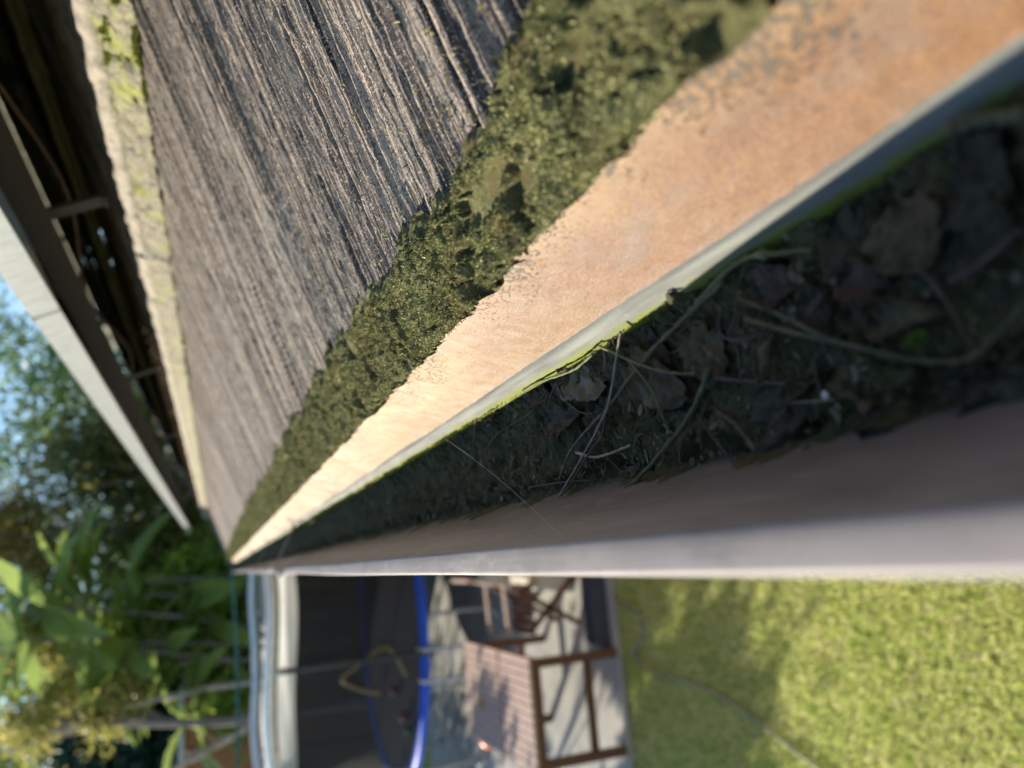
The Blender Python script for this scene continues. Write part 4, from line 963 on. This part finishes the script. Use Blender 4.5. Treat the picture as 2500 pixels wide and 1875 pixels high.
c = crown_at(330, 1060, 16, .9, 1.0, .55); tree('bright_tree', (c[0], 16, 0), 5, c, 7000, .06, L_GREEN, BARK, 'lime green tree top just beneath the airy tree', seed=3, clumps=18, trunk_r=.1)
c = crown_at(60, 1310, 16.5, .9, 1.0, 1.2); tree('yellowing_tree', (c[0], 16.5, 0), 5, c, 6000, .06, m_leaf('leaf_rusty', [(.10, .10, .03), (.30, .22, .05), (.5, .33, .1)], .4), BARK, 'yellow brown tree top left of the dark tree against the sky', seed=4, clumps=22, trunk_r=.1)
c = crown_at(400, 1370, 15.5, 1.2, 1, .85); tree('background_shrub', (c[0], 15.5, 0), 3, c, 9000, .06, L_DARK, BARK, 'dim olive shrub right behind the end of the roof', 'shrub', seed=5, clumps=22)
c = crown_at(190, 1760, 11.6, .55, .5, .75); tree('yellow_shrub', (c[0]-.1, 11.6, 0), 3, c, 4500, .045, L_YEL, BARK, 'bright yellow leaved shrub behind the left end of the trampoline', 'shrub', seed=6, clumps=14, sparse=.8)
c = crown_at(90, 1560, 13.0, .45, .5, .5); tree('golden_shrub', (c[0], 13.2, 0), 3, c, 2600, .045, L_YEL, BARK, 'rusty golden shrub top between the broad leaves', 'shrub', seed=7, clumps=12, sparse=.8)
c = crown_at(180, 1620, 17, 2.8, 1, 2.3); tree('backdrop_tree', (c[0], 17.5, 0), 5, c, 11000, .10, L_GREEN, BARK, 'broad green tree filling the gap behind the big leaved plants', seed=8, clumps=40, trunk_r=.15)
c = crown_at(330, 1800, 14.5, 1.6, .6, 1.2); tree('dark_hedge', (c[0], 14.5, 0), 3, c, 16000, .07, m_leaf('leaf_blue_green', [(.008, .03, .022), (.015, .06, .04), (.03, .09, .05)], .3), BARK, 'blue green conifer hedge behind the yellow shrub', 'hedge', seed=9, clumps=40)
c = crown_at(480, 1700, 16.5, 3.6, .8, .9); tree('low_hedge', (c[0], 16.6, 0), 3, c, 16000, .09, L_DARK, BARK, 'low dark hedge filling the gap under the trees', 'hedge', seed=14, clumps=60)
c = crown_at(500, 1400, 17.2, 3.6, .8, .9); tree('distant_hedge', (c[0], 17.2, 0), 3, c, 16000, .09, L_GREEN, BARK, 'green hedge behind the far corner of the roof', 'hedge', seed=15, clumps=60)
c = crown_at(560, 1560, 12.9, 1.5, .35, .42); tree('understory_shrub', (c[0], 13.0, 0), 2, c, 9000, .06, L_LIME, BARK, 'lime green shrub low behind the white trampoline rim', 'shrub', seed=16, clumps=40, trunk_r=.03)
c = crown_at(420, 1480, 13.2, .9, .3, .6); tree('leafy_shrub', (c[0], 13.3, 0), 2, c, 6000, .07, L_LIME, BARK, 'sunlit leafy shrub between the broad leaves and the roof end', 'shrub', seed=17, clumps=24, trunk_r=.03)
# broad-leaved plants (whorls of long leaves on bare stems)
def broad_leaf(base, d, L, W_, droop):
    base = Vector(base); d = Vector(d).normalized(); side = d.cross(Vector((0, 0, 1))).normalized()
    n = 12; vs = []
    for i in range(n+1):
        u = i/n; p = base+d*L*u+Vector((0, 0, -droop*L*u*u)); w = W_/2*math.sin(math.pi*min(1, u*.97+.03))**.7*(1+.08*math.sin(i*2.7))
        vs += [p+side*w+Vector((0, 0, w*.35)), p+Vector((0, 0, -.01)), p-side*w+Vector((0, 0, w*.35))]
    fs = []
    for i in range(n): a = i*3; fs += [(a, a+1, a+4, a+3), (a+1, a+2, a+5, a+4)]
    return vs, fs
def broad_plant(base, tops, label, seed):
    rnd = random.Random(seed); r = empty('broad_leaved_plant', base); tag(r, label, 'plant', 'broad leaved plants behind the trampoline')
    mb = MB(); lf = []
    for tp_, nl in tops:
        tp_ = Vector(tp_); B = Vector(base)+Vector((rnd.uniform(-.15, .15), rnd.uniform(-.1, .1), 0))
        mb.tube(spline([B, B.lerp(tp_, .5)+Vector((rnd.uniform(-.12, .12), 0, 0)), tp_], 6), [.04-.0015*i for i in range(13)], 8)
        for k in range(nl):
            a = rnd.uniform(0, 6.28); el = rnd.uniform(-.5, .9)
            lf.append(broad_leaf(tp_+Vector((0, 0, rnd.uniform(-.2, .1))), (math.cos(a), math.sin(a)*.8, el), rnd.uniform(.9, 1.5), rnd.uniform(.32, .52), rnd.uniform(.1, .6)))
    mb.build('stem', BARK, r, True)
    for vs, fs in lf:
        q = MB(); q.add(vs, fs); q.build('leaf', L_BIG, r, True)
broad_plant((-1.35, 12.0, 0), [(dirp(330, 1570, 12), 9), (dirp(420, 1620, 12.1), 7)], 'tall plant with long broad green leaves behind the trampoline middle', 1)
broad_plant((-.5, 12.4, 0), [(dirp(200, 1450, 12.4), 8), (dirp(330, 1420, 12.3), 6)], 'broad leaved plant nearest the gutter end with blue green leaves', 2)
broad_plant((-1.6, 11.9, 0), [(dirp(60, 1560, 12.0), 8), (dirp(130, 1480, 12.2), 6)], 'highest broad leaved plant whose leaves reach the sky', 3)
broad_plant((-.9, 12.2, 0), [(dirp(500, 1560, 12.2), 8), (dirp(270, 1640, 12.3), 8)], 'lower broad leaved plant with leaves hanging to the rim', 5)
broad_plant((-.3, 12.6, 0), [(dirp(470, 1470, 12.5), 7)], 'short broad leaved plant half hidden by the gutter end', 6)
broad_plant((-1.9, 12.1, 0), [(dirp(470, 1760, 12.1), 6)], 'low broad leaved plant beside the leaning grey trunk', 4)
# bare leaning limbs
def limb(px, Y, r, label):
    mb = MB(); P = [dirp(x, y, Y+.1*i) for i, (x, y) in enumerate(px)]; g = Vector((P[-1].x-.1, P[-1].y, 0)); sp = spline(P+[g], 6); n = len(sp)
    mb.tube([p+Vector((random.uniform(-1, 1), 0, random.uniform(-1, 1)))*r*.25 for p in sp], [r*(.55+.5*i/n)*(1+.25*math.sin(i*1.7)) for i in range(n)], 8)
    rt = empty('bare_trunk', g); tag(rt, label, 'tree trunk', 'bare leaning trunks'); mb.build('trunk', BARK2, rt, True)
    mb = MB()
    for k in range(6):
        p = sp[3+k]; mb.tube([p, p+Vector((random.uniform(-.25, .25), .05, random.uniform(.05, .3)))], [r*.3, r*.15], 6)
    mb.build('stub_branch', BARK2, rt, True)
limb([(20, 1835), (200, 1770), (340, 1720), (470, 1690), (560, 1672)], 11.4, .042, 'grey lumpy trunk leaning through the yellow shrub')
limb([(420, 1880), (520, 1825), (600, 1780), (665, 1745)], 11.5, .055, 'thick mauve grey trunk low behind the trampoline top')
limb([(330, 1495), (440, 1500), (560, 1505), (640, 1510)], 12.8, .04, 'brownish upright trunk behind the white trampoline rim')
# neighbour shed and fence
sh = empty('shed', (-3.2, 13.6, 0)); tag(sh, 'brown shed with a pale roof edge behind the plants', 'shed')
p = dirp(450, 1775, 13.4)
mb = MB(); mb.box((p.x-.5, 14.2, p.z/2), (1.9, 1.6, p.z)); mb.build('wall', simple('shed_brown', (.34, .15, .06), .7), sh)
mb = MB(); mb.box((p.x-.5, 14.2, p.z+.04), (2.1, 1.8, .075)); mb.build('roof', simple('shed_roof', (.55, .57, .56), .5), sh)
mb = MB(); mb.box((p.x-.9, 13.385, .95), (.7, .03, 1.9)); mb.build('door', simple('shed_door', (.22, .10, .045), .7), sh)
fn = empty('back_fence', (0, 16, 0)); tag(fn, 'dark timber paling fence at the end of the yard', 'fence')
mb = MB()
for i in range(110): mb.box((-8+i*.11, 18.2+.004*(i % 2), .9+.02*math.sin(i*3)), (.1, .016, 1.8+.03*math.sin(i*7)))
mb.build('paling', m_wood((.10, .08, .065), 'fence_timber'), fn)
mb = MB(); mb.box((-2, 18.24, .5), (12, .04, .07)); mb.box((-2, 18.24, 1.4), (12, .04, .07)); mb.build('fence_rail', m_wood((.10, .08, .065), 'fence_rail_timber'), fn)
# clothes line
mb = MB(); a = dirp(577, 1960, 7.0); b_ = dirp(566, 1400, 8.2); mb.tube([a+(b_-a)*t_+Vector((0, 0, -.03*math.sin(t_*3.14))) for t_ in np.linspace(-.3, 1.3, 12)], .012, 6)
tag(mb.build('wash_line', simple('teal_cord', (.04, .17, .15), .5), None, True), 'teal wash line stretched above the trampoline', 'wash line')
# hedge added out of view, only to shade the slab and trampoline
c = (-7.6, 14.6, 1.55, 1.5, 2.6, 1.3); tree('shade_hedge', (-7.6, 14.6, 0), 3, c, 15000, .10, L_GREEN, BARK, 'bushy unseen hedge added left of the yard to shade the trampoline', 'hedge', seed=12, clumps=60)
c = (-6.0, 9.0, .0, .1, .1, .1)

tree('shade_tree', (-4.4, 8.9, 0), 3, (-4.25, 8.8, 2.2, .36, .36, .25), 1900, .07, L_GREEN, BARK, 'slim young tree added out of view to shade the lawn, nearer the trampoline', seed=21, clumps=12, trunk_r=.04)  # unseen tree, added for its shadow on the lawn beside the slab
tree('shade_tree', (-5.4, 8.4, 0), 3, (-5.25, 8.3, 2.2, .6, .5, .3), 3000, .07, L_GREEN, BARK, 'wider young tree added out of view to shade the lawn, farther from the trampoline', seed=22, clumps=16, trunk_r=.04)  # second unseen tree, added to darken the left part of the lawn
